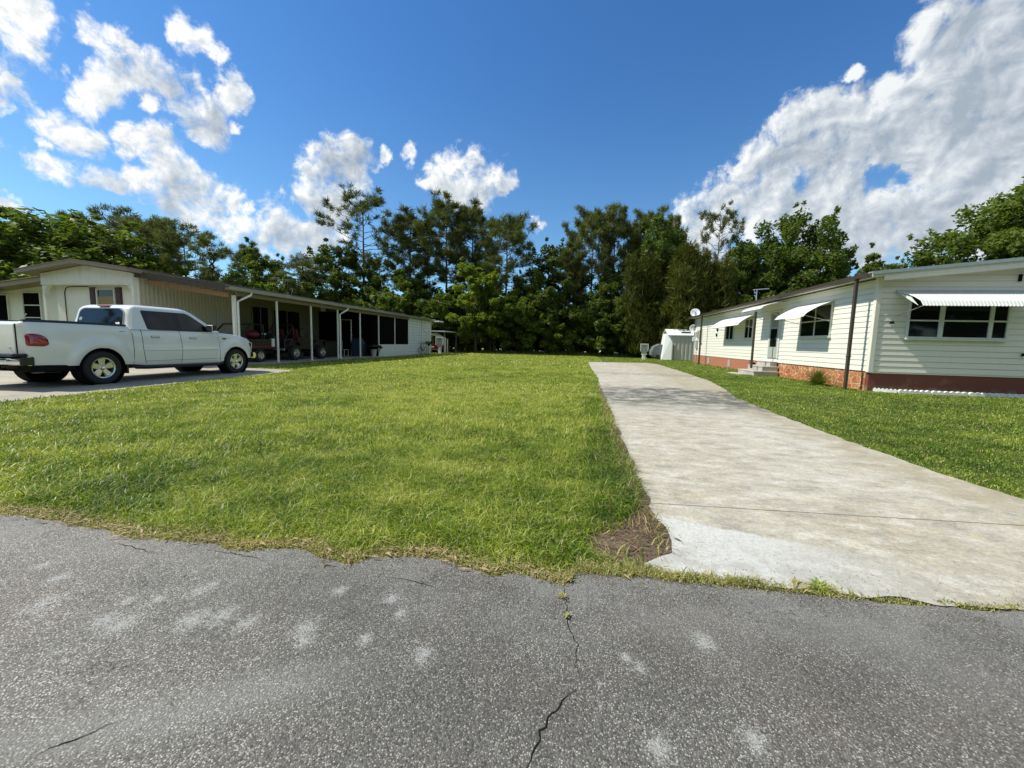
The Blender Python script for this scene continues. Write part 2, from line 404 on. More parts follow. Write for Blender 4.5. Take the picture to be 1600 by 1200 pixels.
def _leaf(name, dark, light, hue=.5, transl=.42, rough=.5):
    def fn(t):
        a = t.n('ShaderNodeAttribute', attribute_name='tint').outputs['Fac']
        rnd = t.n('ShaderNodeObjectInfo').outputs['Random']
        big = t.noise(.45, 2, .5, t.pos())
        k = t.math('ADD', t.math('MULTIPLY', a, .6), t.math('ADD', t.math('MULTIPLY', big, .4), t.math('MULTIPLY', t.math('SUBTRACT', rnd, .5), .3)), clamp=True)
        col = t.mix(k, dark, light)
        p = princ(t, col, rough, Specular_IOR_Level=.2)
        tr = t.n('ShaderNodeBsdfTranslucent', {'Color': t.mix(1.0, col, (1.5, 1.6, .6), 'MULTIPLY')}).outputs[0]
        return t.n('ShaderNodeMixShader', {0: transl, 1: p, 2: tr}).outputs[0]
    return mat(name, fn)
M['leafoak'] = _leaf('oak_leaves', (.042, .074, .013), (.165, .215, .038))
M['leafyoung'] = _leaf('young_leaves', (.085, .135, .016), (.22, .27, .036))
M['leafdark'] = _leaf('dark_leaves', (.032, .055, .012), (.115, .155, .034))
M['needle'] = _leaf('pine_needles', (.050, .066, .022), (.170, .190, .060), transl=.25, rough=.55)
M['cedar'] = _leaf('cedar_foliage', (.034, .046, .008), (.125, .135, .022), transl=.2)
M['palm'] = _leaf('palm_fronds', (.025, .040, .018), (.11, .12, .055), transl=.2, rough=.4)
M['deadpalm'] = m_simple('dead_fronds', (.20, .15, .09), .8)

# ---------------------------------------------------------------- ground surfaces
def _ground(t):
    v = t.pos(); x, y, z = t.sep(v)
    a = t.noise(.35, 5, .6, v); b = t.noise(3.2, 5, .65, v); c = t.noise(42, 4, .7, v)
    g = t.mix(t.ramp(a, [(.35, 0), (.65, 1)]), (.115, .155, .016), (.21, .235, .032))
    g = t.mix(t.math('MULTIPLY', t.step(b, .5, .72), .55), g, (.17, .165, .050))
    g = t.mix(1.0, g, t.ramp(c, [(.25, .45), (.7, 1.25)]), 'MULTIPLY')
    g = t.mix(t.step(x, .3, .6), g, t.mix(1.0, g, (.70, .80, .72), 'MULTIPLY'))
    soil = t.mix(t.noise(9, 5, .7, v), (.035, .026, .018), (.12, .085, .055))
    near = t.step(y, 16, 9)                                    # near lawn: soil and thatch between modelled blades
    g = t.mix(t.math('MULTIPLY', near, t.math('MULTIPLY', t.step(c, .42, .62), .75)), g, soil)
    bz = t.vmath('DISTANCE', t.vmath('MULTIPLY', t.vmath('ADD', v, (-.36, -2.58, 0)), (1, .8, 0)), (0, 0, 0))
    g = t.mix(t.step(t.math('ADD', bz, t.math('MULTIPLY', b, .2)), .52, .34), g, t.mix(c, (.085, .058, .040), (.19, .14, .10)))
    wood = t.step(t.math('ADD', y, t.math('MULTIPLY', t.noise(.6, 4, .6, v), 3.0)), 43.6, 45.0)
    g = t.mix(wood, g, t.mix(t.noise(2, 5, .7, v), (.025, .022, .014), (.085, .065, .040)))
    far = t.step(y, 62, 66)
    g = t.mix(far, g, t.mix(t.noise(.3, 4, .6, v), (.62, .57, .46), (.30, .34, .12)))
    return princ(t, g, .9, bump=c, bstr=.7, bdist=.03, Specular_IOR_Level=.2)
M['ground'] = mat('lawn_and_soil', _ground)
def gp(px, py):
    d = pdir(px, py); t = -CAMH/d.z; return d.x*t, d.y*t
SCUFF = [(65, 885, .06), (90, 905, .07), (70, 945, .10), (165, 970, .08), (190, 977, .09), (200, 940, .05), (245, 938, .05), (300, 970, .10), (350, 963, .10), (385, 975, .08), (310, 925, .07), (478, 982, .09), (476, 1002, .06), (330, 915, .05), (570, 1000, .05), (612, 935, .07), (625, 960, .05), (660, 1025, .07), (1100, 1005, .08), (1000, 1045, .05), (978, 1030, .04), (1180, 1160, .07), (1030, 1170, .07), (530, 925, .06)]
def _asph(t):
    v = t.pos(); x, y, z = t.sep(v)
    big = t.noise(.9, 4, .6, v); mid = t.noise(4.5, 4, .6, v)
    wv = t.vmath('ADD', v, t.vmath('SCALE', t.vmath('SUBTRACT', t.noise(60, 2, .5, v, color=True), (.5, .5, .5)), sc=.008))
    cell = t.voro(165, wv, 'F1', 'Color'); dist = t.voro(165, wv, 'F1', 'Distance')
    cr = t.sep(cell)
    base = t.mix(t.ramp(big, [(.3, 0), (.7, 1)]), (.098, .095, .090), (.165, .160, .150))
    base = t.mix(t.math('MULTIPLY', t.step(t.noise(1.2, 3, .5, t.vmath('ADD', v, (7, 3, 0))), .48, .68), .7), base, (.175, .148, .122))
    agg = t.mix(cr[1], (.040, .038, .036), (.235, .226, .208))
    base = t.mix(.6, base, agg)
    wear = t.math('ADD', .50, t.math('MULTIPLY', t.math('SUBTRACT', big, .5), -.55))
    lite = t.math('MULTIPLY', t.step(t.math('ADD', cr[0], t.math('MULTIPLY', t.math('SUBTRACT', mid, .5), .45)), wear, t.math('ADD', wear, .45)), t.step(dist, .62, .30))
    c = t.mix(lite, base, t.mix(cr[2], (.28, .27, .24), (.52, .505, .465)))
    gap = t.step(t.voro(165, wv, 'DISTANCE_TO_EDGE'), .085, .0)
    c = t.mix(t.math('MULTIPLY', gap, .7), c, (.022, .021, .020))
    c = t.mix(1.0, c, t.mix(t.step(x, -2.2, 1.6), (1.14, 1.135, 1.11), (.92, .915, .90)), 'MULTIPLY')
    c = t.mix(1.0, c, t.ramp(t.noise(.7, 4, .6, t.vmath('ADD', v, (31, 5, 0))), [(.35, .80), (.65, 1.16)]), 'MULTIPLY')
    # sand and dust washed to the lawn edge, and pale scuffs
    edge = t.math('MULTIPLY', t.step(y, 1.35, 2.0), t.step(t.noise(2.5, 4, .6, v), .35, .65))
    c = t.mix(t.math('MULTIPLY', edge, .38), c, (.29, .285, .27))
    sc1 = t.noise(3.4, 6, .6, t.vmath('ADD', t.scalev(v, (1, 1.5, 1)), (3.1, 8.4, 0)), dist=1.6)
    m1 = t.math('MULTIPLY', t.step(sc1, .655, .73), t.step(t.noise(1.1, 2, .5, v), .42, .58))
    c = t.mix(t.math('MULTIPLY', m1, .6), c, (.42, .42, .40))
    spots = None
    for px, py, rr_ in SCUFF:
        gx, gy = gp(px, py); s_ = t.vmath('DISTANCE', t.vmath('MULTIPLY', t.vmath('ADD', v, (-gx, -gy, -.004)), (1, .8, 1)), (0, 0, 0))
        s_ = t.math('MULTIPLY_ADD', s_, -1/rr_, 1.0); spots = s_ if spots is None else t.math('MAXIMUM', spots, s_)
    nz = t.noise(38, 7, .72, t.scalev(v, (1, 1.6, 1)), dist=2.2)
    m2 = t.step(t.math('ADD', spots, t.math('MULTIPLY', t.math('SUBTRACT', nz, .5), 4.2)), .35, .95)
    c = t.mix(t.math('MULTIPLY', t.math('MULTIPLY', m2, t.step(spots, -.3, .3)), .58), c, (.42, .43, .41))
    # a broad pale smear on the left, bottom
    sm = t.math('ABSOLUTE', t.math('SUBTRACT', t.math('MULTIPLY_ADD', x, .52, 1.72), t.math('ADD', y, t.math('MULTIPLY', big, .16))))
    sm = t.math('MULTIPLY', t.step(sm, .16, .0), t.step(x, -.55, -1.1))
    c = t.mix(t.math('MULTIPLY', sm, .33), c, (.29, .29, .275))
    # cracks
    def crack(off, lo, hi, wid, xr=None):
        q = t.noise(1.0, 7, .62, t.vmath('ADD', t.scalev(v, (lo, hi, 1)), off))
        return t.step(t.math('ABSOLUTE', t.math('SUBTRACT', q, .5)), wid, wid*.25)
    k = t.math('MULTIPLY', crack((3.3, 1.2, 0), .65, .9, .0022), t.step(t.noise(1.3, 2, .5, v), .50, .56))
    c = t.mix(t.math('MULTIPLY', k, .8), c, (.03, .03, .03))
    h = t.math('ADD', t.math('MULTIPLY', dist, -1.0), t.math('MULTIPLY', mid, .5))
    return princ(t, c, .82, bump=h, bstr=.55, bdist=.006, Specular_IOR_Level=.3)
M['asphalt'] = mat('worn_asphalt', _asph)
def _drive(t):
    v = t.pos(); x, y, z = t.sep(v)
    n1 = t.noise(.55, 5, .6, v); n2 = t.noise(1.0, 7, .68, t.scalev(v, (3.2, 5.2, 1))); n3 = t.noise(60, 4, .75, v); n5 = t.noise(11, 8, .78, t.scalev(v, (1, 1.9, 1))); n4 = t.noise(5.5, 6, .7, v)
    c = t.mix(t.ramp(n1, [(.35, 0), (.65, 1)]), (.405, .365, .285), (.49, .462, .39))
    c = t.mix(t.math('MULTIPLY', t.step(t.math('ADD', n2, t.math('MULTIPLY', t.math('SUBTRACT', n5, .5), .35)), .49, .64), .62), c, (.61, .595, .53))
    c = t.mix(t.math('MULTIPLY', t.step(t.math('ADD', n2, t.math('MULTIPLY', t.math('SUBTRACT', n5, .5), .4)), .47, .38), .62), c, (.275, .26, .225))
    c = t.mix(t.math('MULTIPLY', t.step(n4, .54, .68), .6), c, (.53, .44, .28))
    c = t.mix(1.0, c, t.ramp(n3, [(.25, .62), (.72, 1.18)]), 'MULTIPLY')
    c = t.mix(1.0, c, t.ramp(t.noise(17, 6, .75, v), [(.3, .86), (.7, 1.10)]), 'MULTIPLY')
    # greenish-brown algae along the right edge
    ed = t.math('MULTIPLY', t.step(t.math('ADD', x, t.math('MULTIPLY', n4, .6)), 3.05, 3.75), t.step(y, 2.4, 3.4))
    c = t.mix(t.math('MULTIPLY', ed, t.ramp(t.noise(3.5, 5, .7, v), [(.35, .15), (.65, .75)])), c, (.30, .255, .155))
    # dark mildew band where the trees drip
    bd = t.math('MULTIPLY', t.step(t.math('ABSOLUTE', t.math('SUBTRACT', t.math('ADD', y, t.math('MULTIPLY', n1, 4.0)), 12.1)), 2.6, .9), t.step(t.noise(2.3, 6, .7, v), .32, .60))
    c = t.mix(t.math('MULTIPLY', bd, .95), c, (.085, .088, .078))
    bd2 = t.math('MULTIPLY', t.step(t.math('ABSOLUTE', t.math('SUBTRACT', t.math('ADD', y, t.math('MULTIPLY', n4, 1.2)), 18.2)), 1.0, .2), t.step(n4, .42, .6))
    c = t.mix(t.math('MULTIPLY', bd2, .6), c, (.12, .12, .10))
    # fresh cement patch at the apron
    lim = t.math('MULTIPLY_ADD', x, -.26, 3.12)
    ap = t.math('MULTIPLY', t.step(t.math('SUBTRACT', lim, t.math('ADD', y, t.math('MULTIPLY', n4, .14))), .0, .035), t.step(t.math('ADD', x, t.math('MULTIPLY', n1, .8)), 2.45, 1.3))
    c = t.mix(t.math('MULTIPLY', ap, .92), c, t.mix(1.0, t.mix(n4, (.42, .42, .40), (.60, .60, .57)), t.ramp(n3, [(.3, .72), (.6, 1.1)]), 'MULTIPLY'))
    gry = t.math('MULTIPLY', t.step(y, 2.75, 2.3), t.step(n4, .42, .62))
    c = t.mix(t.math('MULTIPLY', gry, .6), c, (.30, .295, .265))
    def joint(Y, sl, w, a):
        d = t.math('ABSOLUTE', t.math('SUBTRACT', y, t.math('ADD', t.math('MULTIPLY_ADD', x, sl, Y), t.math('MULTIPLY', t.math('SUBTRACT', n1, .5), .03))))
        return t.math('MULTIPLY', t.step(d, w, w*.35), a)
    k = joint(JY, JS, .010, .9)
    for Y, w, a in ((6.6, .012, .35), (11.2, .018, .4), (15.8, .02, .5), (20.4, .03, .5), (24.8, .03, .4)): k = t.math('MAXIMUM', k, joint(Y, 0, w, a))
    c = t.mix(k, c, (.09, .08, .07))
    sp = t.step(t.voro(9, t.scalev(v, (1, 1, 1))), .055, .03)
    c = t.mix(t.math('MULTIPLY', sp, .6), c, (.08, .07, .06))
    return princ(t, c, .85, bump=t.math('ADD', t.math('MULTIPLY', n3, .6), t.math('MULTIPLY', n4, .5)), bstr=.35, bdist=.008, Specular_IOR_Level=.3)
JY, JS = 3.08, .075
M['driveway'] = mat('weathered_concrete', _drive)
def _grass(t):
    a = t.n('ShaderNodeAttribute', attribute_name='tint').outputs['Fac']
    b = t.n('ShaderNodeAttribute', attribute_name='dry').outputs['Fac']
    col = t.ramp(a, [(0, (.036, .085, .006)), (.3, (.110, .205, .010)), (.65, (.29, .37, .032)), (1, (.50, .53, .13))])
    col = t.mix(b, col, (.48, .39, .20))
    p = princ(t, col, .45, Specular_IOR_Level=.4)
    tr = t.n('ShaderNodeBsdfTranslucent', {'Color': t.mix(1.0, col, (1.5, 1.5, .7), 'MULTIPLY')}).outputs[0]
    return t.n('ShaderNodeMixShader', {0: .3, 1: p, 2: tr}).outputs[0]
M['grass'] = mat('grass_blades', _grass)
M['deadleaf'] = m_simple('dead_leaf', (.34, .25, .14), .8, sc=3, var=.5)

EDGE = [(-80, 2.5), (-12, 2.2), (-6, 2.0), (-3.75, 1.93), (-3.35, 1.93), (-3.0, 1.90), (-2.6, 1.87), (-2.2, 1.89), (-1.85, 1.88), (-1.5, 1.95), (-1.28, 1.88), (-1.15, 1.89), (-1.02, 1.99), (-.92, 2.02), (-.72, 2.02), (-.53, 1.99), (-.42, 1.93), (-.25, 1.96), (-.06, 1.93), (.03, 2.05), (.25, 2.08), (.6, 2.08), (1.0, 2.10), (1.5, 2.13), (2.1, 2.18), (4, 2.28), (8, 2.3), (80, 2.5)]
DRV = [(.40, 2.24), (.47, 2.30), (.53, 2.36), (.57, 2.44), (.60, 2.55), (.60, 2.72), (.54, 2.88), (.50, 3.1), (.53, 3.6), (.55, 4.8), (.52, 6), (.55, 7.2), (.50, 9), (.56, 12.6), (.62, 15), (.50, 20), (.45, 25), (.46, 27.6), (2.2, 28.2), (4.4, 29.0), (4.9, 27.5), (4.8, 21), (4.55, 15.2), (4.1, 12.2), (3.74, 10.4), (3.62, 8), (3.58, 6.4), (3.58, 4.8), (3.7, 3.95), (3.95, 3.3), (4.6, 2.7), (5.4, 2.40), (5.4, 2.27), (4, 2.26), (2.1, 2.16), (1.5, 2.15), (.6, 2.14), (.42, 2.16)]
LDR = [(-9.55, 2.1), (-9.6, 4.6), (-9.75, 7.0), (-9.9, 9.5), (-10.0, 12.2), (-10.3, 13.0), (-13.45, 13.3), (-16.4, 13.3), (-16.4, 12.3), (-17.5, 12.0), (-17.5, 2.1)]
def jag(poly, amp, stp, sc, seed=0, closed=True):
    out = []; n = len(poly)
    for i in range(n if closed else n-1):
        (x0, y0), (x1, y1) = poly[i], poly[(i+1) % n]; L = math.hypot(x1-x0, y1-y0); k = max(1, int(min(L/stp, 400)))
        for j in range(k):
            t = j/k; x = x0+(x1-x0)*t; y = y0+(y1-y0)*t
            a = (float(fbm(x+seed, y, sc, 3))-.5)*amp; b = (float(fbm(x+seed+50, y+9, sc, 3))-.5)*amp
            out.append((x+a, y+b))
    if not closed: out.append(poly[-1])
    return out
EDGEJ = jag(EDGE, .09, .03, 6, 3, False)
DRVJ = jag(DRV, .10, .035, 6, 11)
LDRJ = jag(LDR, .08, .1, 3, 20)
MB().box(-400, 400, -60, 500, -1, 0).build('ground', M['ground'])['kind'] = 'structure'
def sheet(name, poly, z, m):
    from mathutils.geometry import tessellate_polygon
    vs = [Vector((x, y, z)) for x, y in poly]; tris = tessellate_polygon([vs])
    me = bpy.data.meshes.new(name)
    fs = []
    for a, b, c in tris:
        nrm = (vs[b]-vs[a]).cross(vs[c]-vs[a]); fs.append((a, b, c) if nrm.z > 0 else (a, c, b))
    me.from_pydata([tuple(v) for v in vs], [], fs); me.materials.append(m)
    o = bpy.data.objects.new(name, me); COL.objects.link(o); o['kind'] = 'structure'; return o
sheet('road', EDGEJ+[(80, -6.5), (-80, -6.5)], .004, M['asphalt'])
sheet('driveway', DRVJ, .010, M['driveway'])
sheet('parking_pad', LDRJ, .008, M['concrete'])
# cracks in the asphalt: thin sunken-looking dark ribbons that follow the photographed crack
def ribbon(path, w, seed):
    rnd = random.Random(seed); pts = []
    for i in range(len(path)-1):
        (x0, y0), (x1, y1) = path[i], path[i+1]; k = max(2, int(math.hypot(x1-x0, y1-y0)/.02))
        for j in range(k): t = j/k; pts.append((x0+(x1-x0)*t+rnd.uniform(-.006, .006), y0+(y1-y0)*t+rnd.uniform(-.006, .006)))
    b = MB(); vs = []; fs = []
    for i, (x, y) in enumerate(pts):
        x2, y2 = pts[min(i+1, len(pts)-1)]; x1, y1 = pts[max(i-1, 0)]; L = math.hypot(x2-x1, y2-y1) or 1
        nx, ny = -(y2-y1)/L, (x2-x1)/L; ww = w*rnd.uniform(.45, 1)*min(1, i/6, (len(pts)-1-i)/6)
        vs += [(x+nx*ww, y+ny*ww, .006), (x-nx*ww, y-ny*ww, .006)]
    for i in range(len(pts)-1): fs.append((2*i, 2*i+1, 2*i+3, 2*i+2))
    return vs, fs
cb = MB()
for k, (pth, w) in enumerate([([(878, 902), (884, 940), (886, 970), (890, 988), (903, 1008), (899, 1040), (907, 1060), (908, 1072)], .0019), ([(908, 1072), (880, 1095), (862, 1118), (845, 1145), (838, 1170), (826, 1200), (815, 1240)], .0034),
                              ([(175, 848), (215, 858), (250, 868)], .003), ([(320, 860), (375, 868), (425, 880)], .002), ([(40, 1190), (95, 1165), (150, 1145), (210, 1118)], .004), ([(1060, 1105), (1085, 1130), (1110, 1155)], .0015), ([(600, 903), (640, 908), (700, 925)], .002)]):
    vs, fs = ribbon([gp(*p) for p in pth], w, k); cb.add(vs, fs)
o = cb.build('road_crack', M['dark']); o['kind'] = 'structure'
dirt = m_simple('bare_soil', (.12, .083, .058), .95, var=.45, sc=30, bump=.6)
dp = jag([(.12, 2.36), (.38, 2.36), (.55, 2.46), (.575, 2.6), (.53, 2.76), (.50, 3.0), (.44, 3.0), (.43, 2.75), (.30, 2.58), (.14, 2.47)], .14, .015, 9, 5)
sheet('dirt_patch', dp, .004, dirt)
st_ = [(x-.005+.06*float(fbm(x*3, y*2.2, 1.5, 3)), y) for x, y in [(.52, 2.9+.08*k) for k in range(110)]]
st2 = [(x+.01+.09*(float(fbm(y*1.7, 3, 3.0, 4))-.35), y) for x, y in st_]
sheet('soil_strip', [(x-.05, y) for x, y in st_]+st2[::-1], .0135, dirt)
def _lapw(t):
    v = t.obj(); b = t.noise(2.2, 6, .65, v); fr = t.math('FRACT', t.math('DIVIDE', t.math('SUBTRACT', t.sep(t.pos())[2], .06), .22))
    col = t.mix(t.step(b, .5, .75), (.70, .73, .70), (.50, .54, .48)); col = t.mix(t.math('MULTIPLY', t.step(fr, .84, .95), .6), col, (.14, .16, .14))  # lap shading of each board painted in as a dark line
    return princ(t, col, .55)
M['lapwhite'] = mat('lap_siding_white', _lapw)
# ---------------------------------------------------------------- grass
def inpoly(poly, x, y):
    poly = np.asarray(poly); ins = np.zeros(len(x), bool); n = len(poly)
    for i in range(n):
        x0, y0 = poly[i]; x1, y1 = poly[(i+1) % n]
        if y0 == y1: continue
        c = ((y0 > y) != (y1 > y)) & (x < (x1-x0)*(y-y0)/(y1-y0)+x0); ins ^= c
    return ins
EX, EY = np.array([p[0] for p in EDGEJ]), np.array([p[1] for p in EDGEJ])
HOUSES = [(-21, -13.5, 12.4, 36), (8.6, 17, 13.8, 33)]
def lawn_mask(x, y, off=0):
    m = y > np.interp(x, EX, EY)+off
    m &= ~inpoly(DRVJ[::2], x, y); m &= ~inpoly(LDRJ, x, y)
    for a, b, c, d in HOUSES: m &= ~((x > a) & (x < b) & (y > c) & (y < d))
    return m
rng = np.random.RandomState(11)
def blades(n, ymin, ymax, wid, hmul, spread=1.0):
    # positions uniform in a wedge ahead of the camera (wider than the frame)
    a = rng.rand(n*2); r = np.sqrt(ymin**2+a*(ymax**2-ymin**2)); th = rng.uniform(R(-72), R(56), n*2)
    x = r*np.sin(th); y = r*np.cos(th)
    k = (y > 1.7) & (y < 43.5) & lawn_mask(x, y); x = x[k][:n]; y = y[k][:n]
    return x, y
def make_blades(x, y, wid, hmul, dist_w=True):
    n = len(x); right = x > 1.5
    edge = y-np.interp(x, EX, EY)
    pat = fbm(x, y, .55, 3); pat2 = fbm(x+40, y+13, 3.6, 4); tall = fbm(x+9, y+3, 1.3, 2)
    h = (.020+.050*rng.rand(n)**1.3)*(.35+.6*tall+.75*fbm(x+3, y+31, 5.0, 2))*hmul
    h *= np.where(rng.rand(n) < .10, 1.55, 1.0)
    h *= np.where(right, .62, 1.0)
    h *= np.clip(.35+edge/.35, .35, 1.0)
    # longer uncut fringe beside the driveway
    fr = (np.abs(x-.40) < .28) & (y > 2.7) & (y < 9); h = np.where(fr, h*1.45, h)
    bare = inpoly([(.14, 2.2), (.68, 2.2), (.74, 2.6), (.60, 3.1), (.47, 3.25), (.40, 2.95), (.30, 2.68), (.08, 2.5), (.05, 2.35)], x+.06*(rng.rand(n)-.5), y+.08*(rng.rand(n)-.5))
    w = wid*(.5+.9*rng.rand(n)**1.5)
    az = rng.uniform(0, 2*np.pi, n); lean = h*(.4+1.9*rng.rand(n)**1.4)
    lx, ly = np.cos(az)*lean, np.sin(az)*lean
    fa = rng.uniform(0, np.pi, n); wx, wy = np.cos(fa)*w, np.sin(fa)*w
    z0 = np.zeros(n)
    p = lambda fx, fw_, fz: np.stack([x+lx*fx+wx*fw_, y+ly*fx+wy*fw_, z0+h*fz], 1)
    V = np.stack([p(0, -.5, -.02), p(0, .5, -.02), p(.35, .42, .62), p(.35, -.42, .62), p(1, 0, 1-.22*lean/h)], 1).reshape(-1, 3)
    b = np.arange(n)*5
    F4 = np.stack([b, b+1, b+2, b+3], 1); F3 = np.stack([b+3, b+2, b+4], 1)
    tint = .50+.55*(pat-.5)+.85*(pat2-.5)+.80*(rng.rand(n)-.5)
    tint += np.where(right, -.24, -.02)+np.clip((y-4)/9, 0, .20)*np.where(right, .25, 1)
    tint = np.where(fr, tint-.22, tint)
    dryp = np.clip(1-edge/.16, 0, 1)*.85+np.where(bare, .6, 0)+.105+.35*((np.abs(x-.48) < .07) & (y > 2.6) & (y < 12))+.25*np.clip(pat2-.62, 0, 1)*2
    dry = (rng.rand(n) < dryp)*(.45+.55*rng.rand(n))
    h_ = np.repeat(np.clip(tint, 0, 1), 5); d_ = np.repeat(dry, 5)
    keep = ~(bare & (rng.rand(n) < .93))
    if not keep.all():
        ids = np.where(keep)[0]; sel = (ids[:, None]*5+np.arange(5)).ravel()
        V = V[sel]; h_ = h_[sel]; d_ = d_[sel]; m = len(ids); b = np.arange(m)*5
        F4 = np.stack([b, b+1, b+2, b+3], 1); F3 = np.stack([b+3, b+2, b+4], 1)
    return V, F4, F3, h_, d_
GR = [(165000, 1.7, 4.6, .0060, 1.05), (230000, 4.6, 9.5, .0080, 1.0), (240000, 9.5, 20, .013, .95), (90000, 20, 50, .045, 1.15)]
Vs, A4, A3, T, D = [], [], [], [], []; off = 0
for n, a, b, w, hm in GR:
    x, y = blades(n, a, b, w, hm)
    V, F4, F3, t_, d_ = make_blades(x, y, w, hm); Vs.append(V); A4.append(F4+off); A3.append(F3+off); T.append(t_); D.append(d_); off += len(V)
# straw strip between road and driveway apron, and loose weeds at the joint
n = 5200; x = rng.uniform(-.05, 1.35, n); y = np.interp(x, EX, EY)+rng.normal(.03, .024, n)
k = rng.rand(n) < np.interp(x, [0, .9, 1.0, 1.35], [1, 1, .25, .1]); x, y = x[k], y[k]
x2 = rng.uniform(1.75, 2.8, 900); y2 = np.interp(x2, EX, EY)+rng.normal(.02, .014, 900); x = np.append(x, x2); y = np.append(y, y2)
# sparse straggling tufts on the dirt
x3 = rng.normal(.3, .15, 500); y3 = rng.normal(2.45, .2, 500); k = ~inpoly(dp, x3, y3); 
x = np.append(x, x3[k]); y = np.append(y, y3[k])
cx, cy_ = gp(745+800-745+140-0, 925)
n = len(x); V, F4, F3, t_, d_ = make_blades(x, y, .0042, .8); d_ = np.repeat(((rng.rand(len(d_)//5) < .62)*.85), 5)
V[:, 2] += .012
Vs.append(V); A4.append(F4+off); A3.append(F3+off); T.append(t_+.1); D.append(d_)
g = npmesh('grass', np.concatenate(Vs), np.concatenate(A3), M['grass'], attr={'tint': np.concatenate(T), 'dry': np.concatenate(D)}, F4=np.concatenate(A4))
tag(g, 'yellow green mown lawn grass with straw coloured edges', 'grass', kind='stuff')
# weed tufts in the road crack and at the apron edge
def weed(name, c, rad, n, label, dry=.3, flat=.5):
    x = c[0]+rng.normal(0, .008, n); y = c[1]+rng.normal(0, .008, n); az = rng.uniform(0, 2*np.pi, n); L = rad*(.5+.6*rng.rand(n))
    w = .0028; el = rng.uniform(.15, .9, n)*flat
    dx, dy, dz = np.cos(az)*np.cos(el)*L, np.sin(az)*np.cos(el)*L, np.sin(el)*L; nx, ny = -np.sin(az)*w, np.cos(az)*w
    P = [np.stack([x-nx, y-ny, x*0+.012], 1), np.stack([x+nx, y+ny, x*0+.012], 1), np.stack([x+dx*.6+nx, y+dy*.6+ny, dz*.8+.015], 1), np.stack([x+dx*.6-nx, y+dy*.6-ny, dz*.8+.015], 1), np.stack([x+dx, y+dy, dz*.85+.012], 1)]
    b = np.arange(n)*5
    o = npmesh(name, np.stack(P, 1).reshape(-1, 3)-np.array([c[0], c[1], 0]), np.stack([b+3, b+2, b+4], 1), M['grass'], attr={'tint': np.repeat(rng.uniform(.2, .7, n), 5), 'dry': np.repeat((rng.rand(n) < dry)*.8, 5)}, F4=np.stack([b, b+1, b+2, b+3], 1))
    o.location = (c[0], c[1], 0); tag(o, label, 'weed'); return o
weed('weed_tuft', gp(1280, 922), .075, 60, 'sprawling green weed at the foot of the concrete driveway', .25)
weed('weed_tuft', gp(880, 936), .020, 34, 'yellowed weed tuft growing in the road crack, nearer the lawn', .8, .9)
weed('weed_tuft', gp(886, 966), .018, 30, 'yellowed weed tuft growing in the road crack, farther from the lawn', .8, .9)
weed('weed_tuft', gp(1245, 915), .04, 26, 'thin dry weed sprig beside the sprawling green weed', .6)
# dead leaves and thatch at the lawn edges
n = 11000; s_ = rng.rand(n)
x = np.where(s_ < .42, rng.uniform(-6, 0, n), np.where(s_ < .86, .50+rng.normal(0, .035, n), rng.uniform(-5, .5, n)))
y = np.where(s_ < .42, np.interp(x, EX, EY)+rng.normal(.05, .045, n), np.where(s_ < .86, rng.uniform(2.5, 9, n)**1.0, rng.uniform(2, 6, n)))
xe = .34+rng.normal(0, .13, 800); ye = 2.55+rng.normal(0, .2, 800); xe = np.minimum(xe, .66); x = np.append(x, xe); y = np.append(y, ye); n = len(x)
L = np.where(rng.rand(n) < .93, .008, .022)*(.6+rng.rand(n)); az = rng.uniform(0, 2*np.pi, n); ca, sa = np.cos(az)*L, np.sin(az)*L; tl = rng.uniform(-.4, .4, n)*L
z = .016+rng.rand(n)*np.where((y > 2.3) & (x < .3) & (s_[0] > -1), .022, .006)
P = np.stack([np.stack([x-ca, y-sa, z], 1), np.stack([x+sa*.2, y-ca*.2, z+np.abs(tl)], 1), np.stack([x+ca, y+sa, z+tl*.3], 1), np.stack([x-sa*.2, y+ca*.2, z+np.abs(tl)*.5], 1)], 1).reshape(-1, 3)
b = np.arange(n)*4
Q = np.stack([b, b+1, b+2, b+3], 1); dr = (x > .02) & (y > 2.2)
o = npmesh('leaf_litter', P, None, M['deadleaf'], F4=Q[~dr]); tag(o, 'straw coloured dead leaves and clippings along the road edge of the lawn', 'leaves', kind='stuff')
o = npmesh('pine_straw', P, None, m_simple('brown_pine_straw', (.17, .095, .060), .85, sc=3, var=.6), F4=Q[dr]); tag(o, 'red brown pine straw along the edge of the driveway', 'leaves', kind='stuff')

n = 1500; x = rng.uniform(-5, 4.5, n); y = np.interp(x, EX, EY)-np.abs(rng.normal(0, .10, n))
x = np.append(x, rng.uniform(.6, 2.6, 260)); y = np.append(y, 2.2+np.abs(rng.normal(0, .18, 260))); n = len(x); r_ = rng.uniform(.0015, .0045, n)
o8 = np.array([(1, 0, 0), (0, 1, 0), (-1, 0, 0), (0, -1, 0), (0, 0, .8)]); V = (np.stack([x, y, 0*x+.011], 1)[:, None, :]+o8[None]*r_[:, None, None]*rng.uniform(.6, 1.3, (n, 5, 1))).reshape(-1, 3); b = np.arange(n)*5
F3 = np.concatenate([np.stack([b+i, b+(i+1) % 4, b+4], 1) for i in range(4)])
o = npmesh('grit', V, F3, m_simple('loose_grit', (.20, .17, .13), .9, sc=4, var=.6)); tag(o, 'loose grit along the road edge', 'grit', kind='stuff')
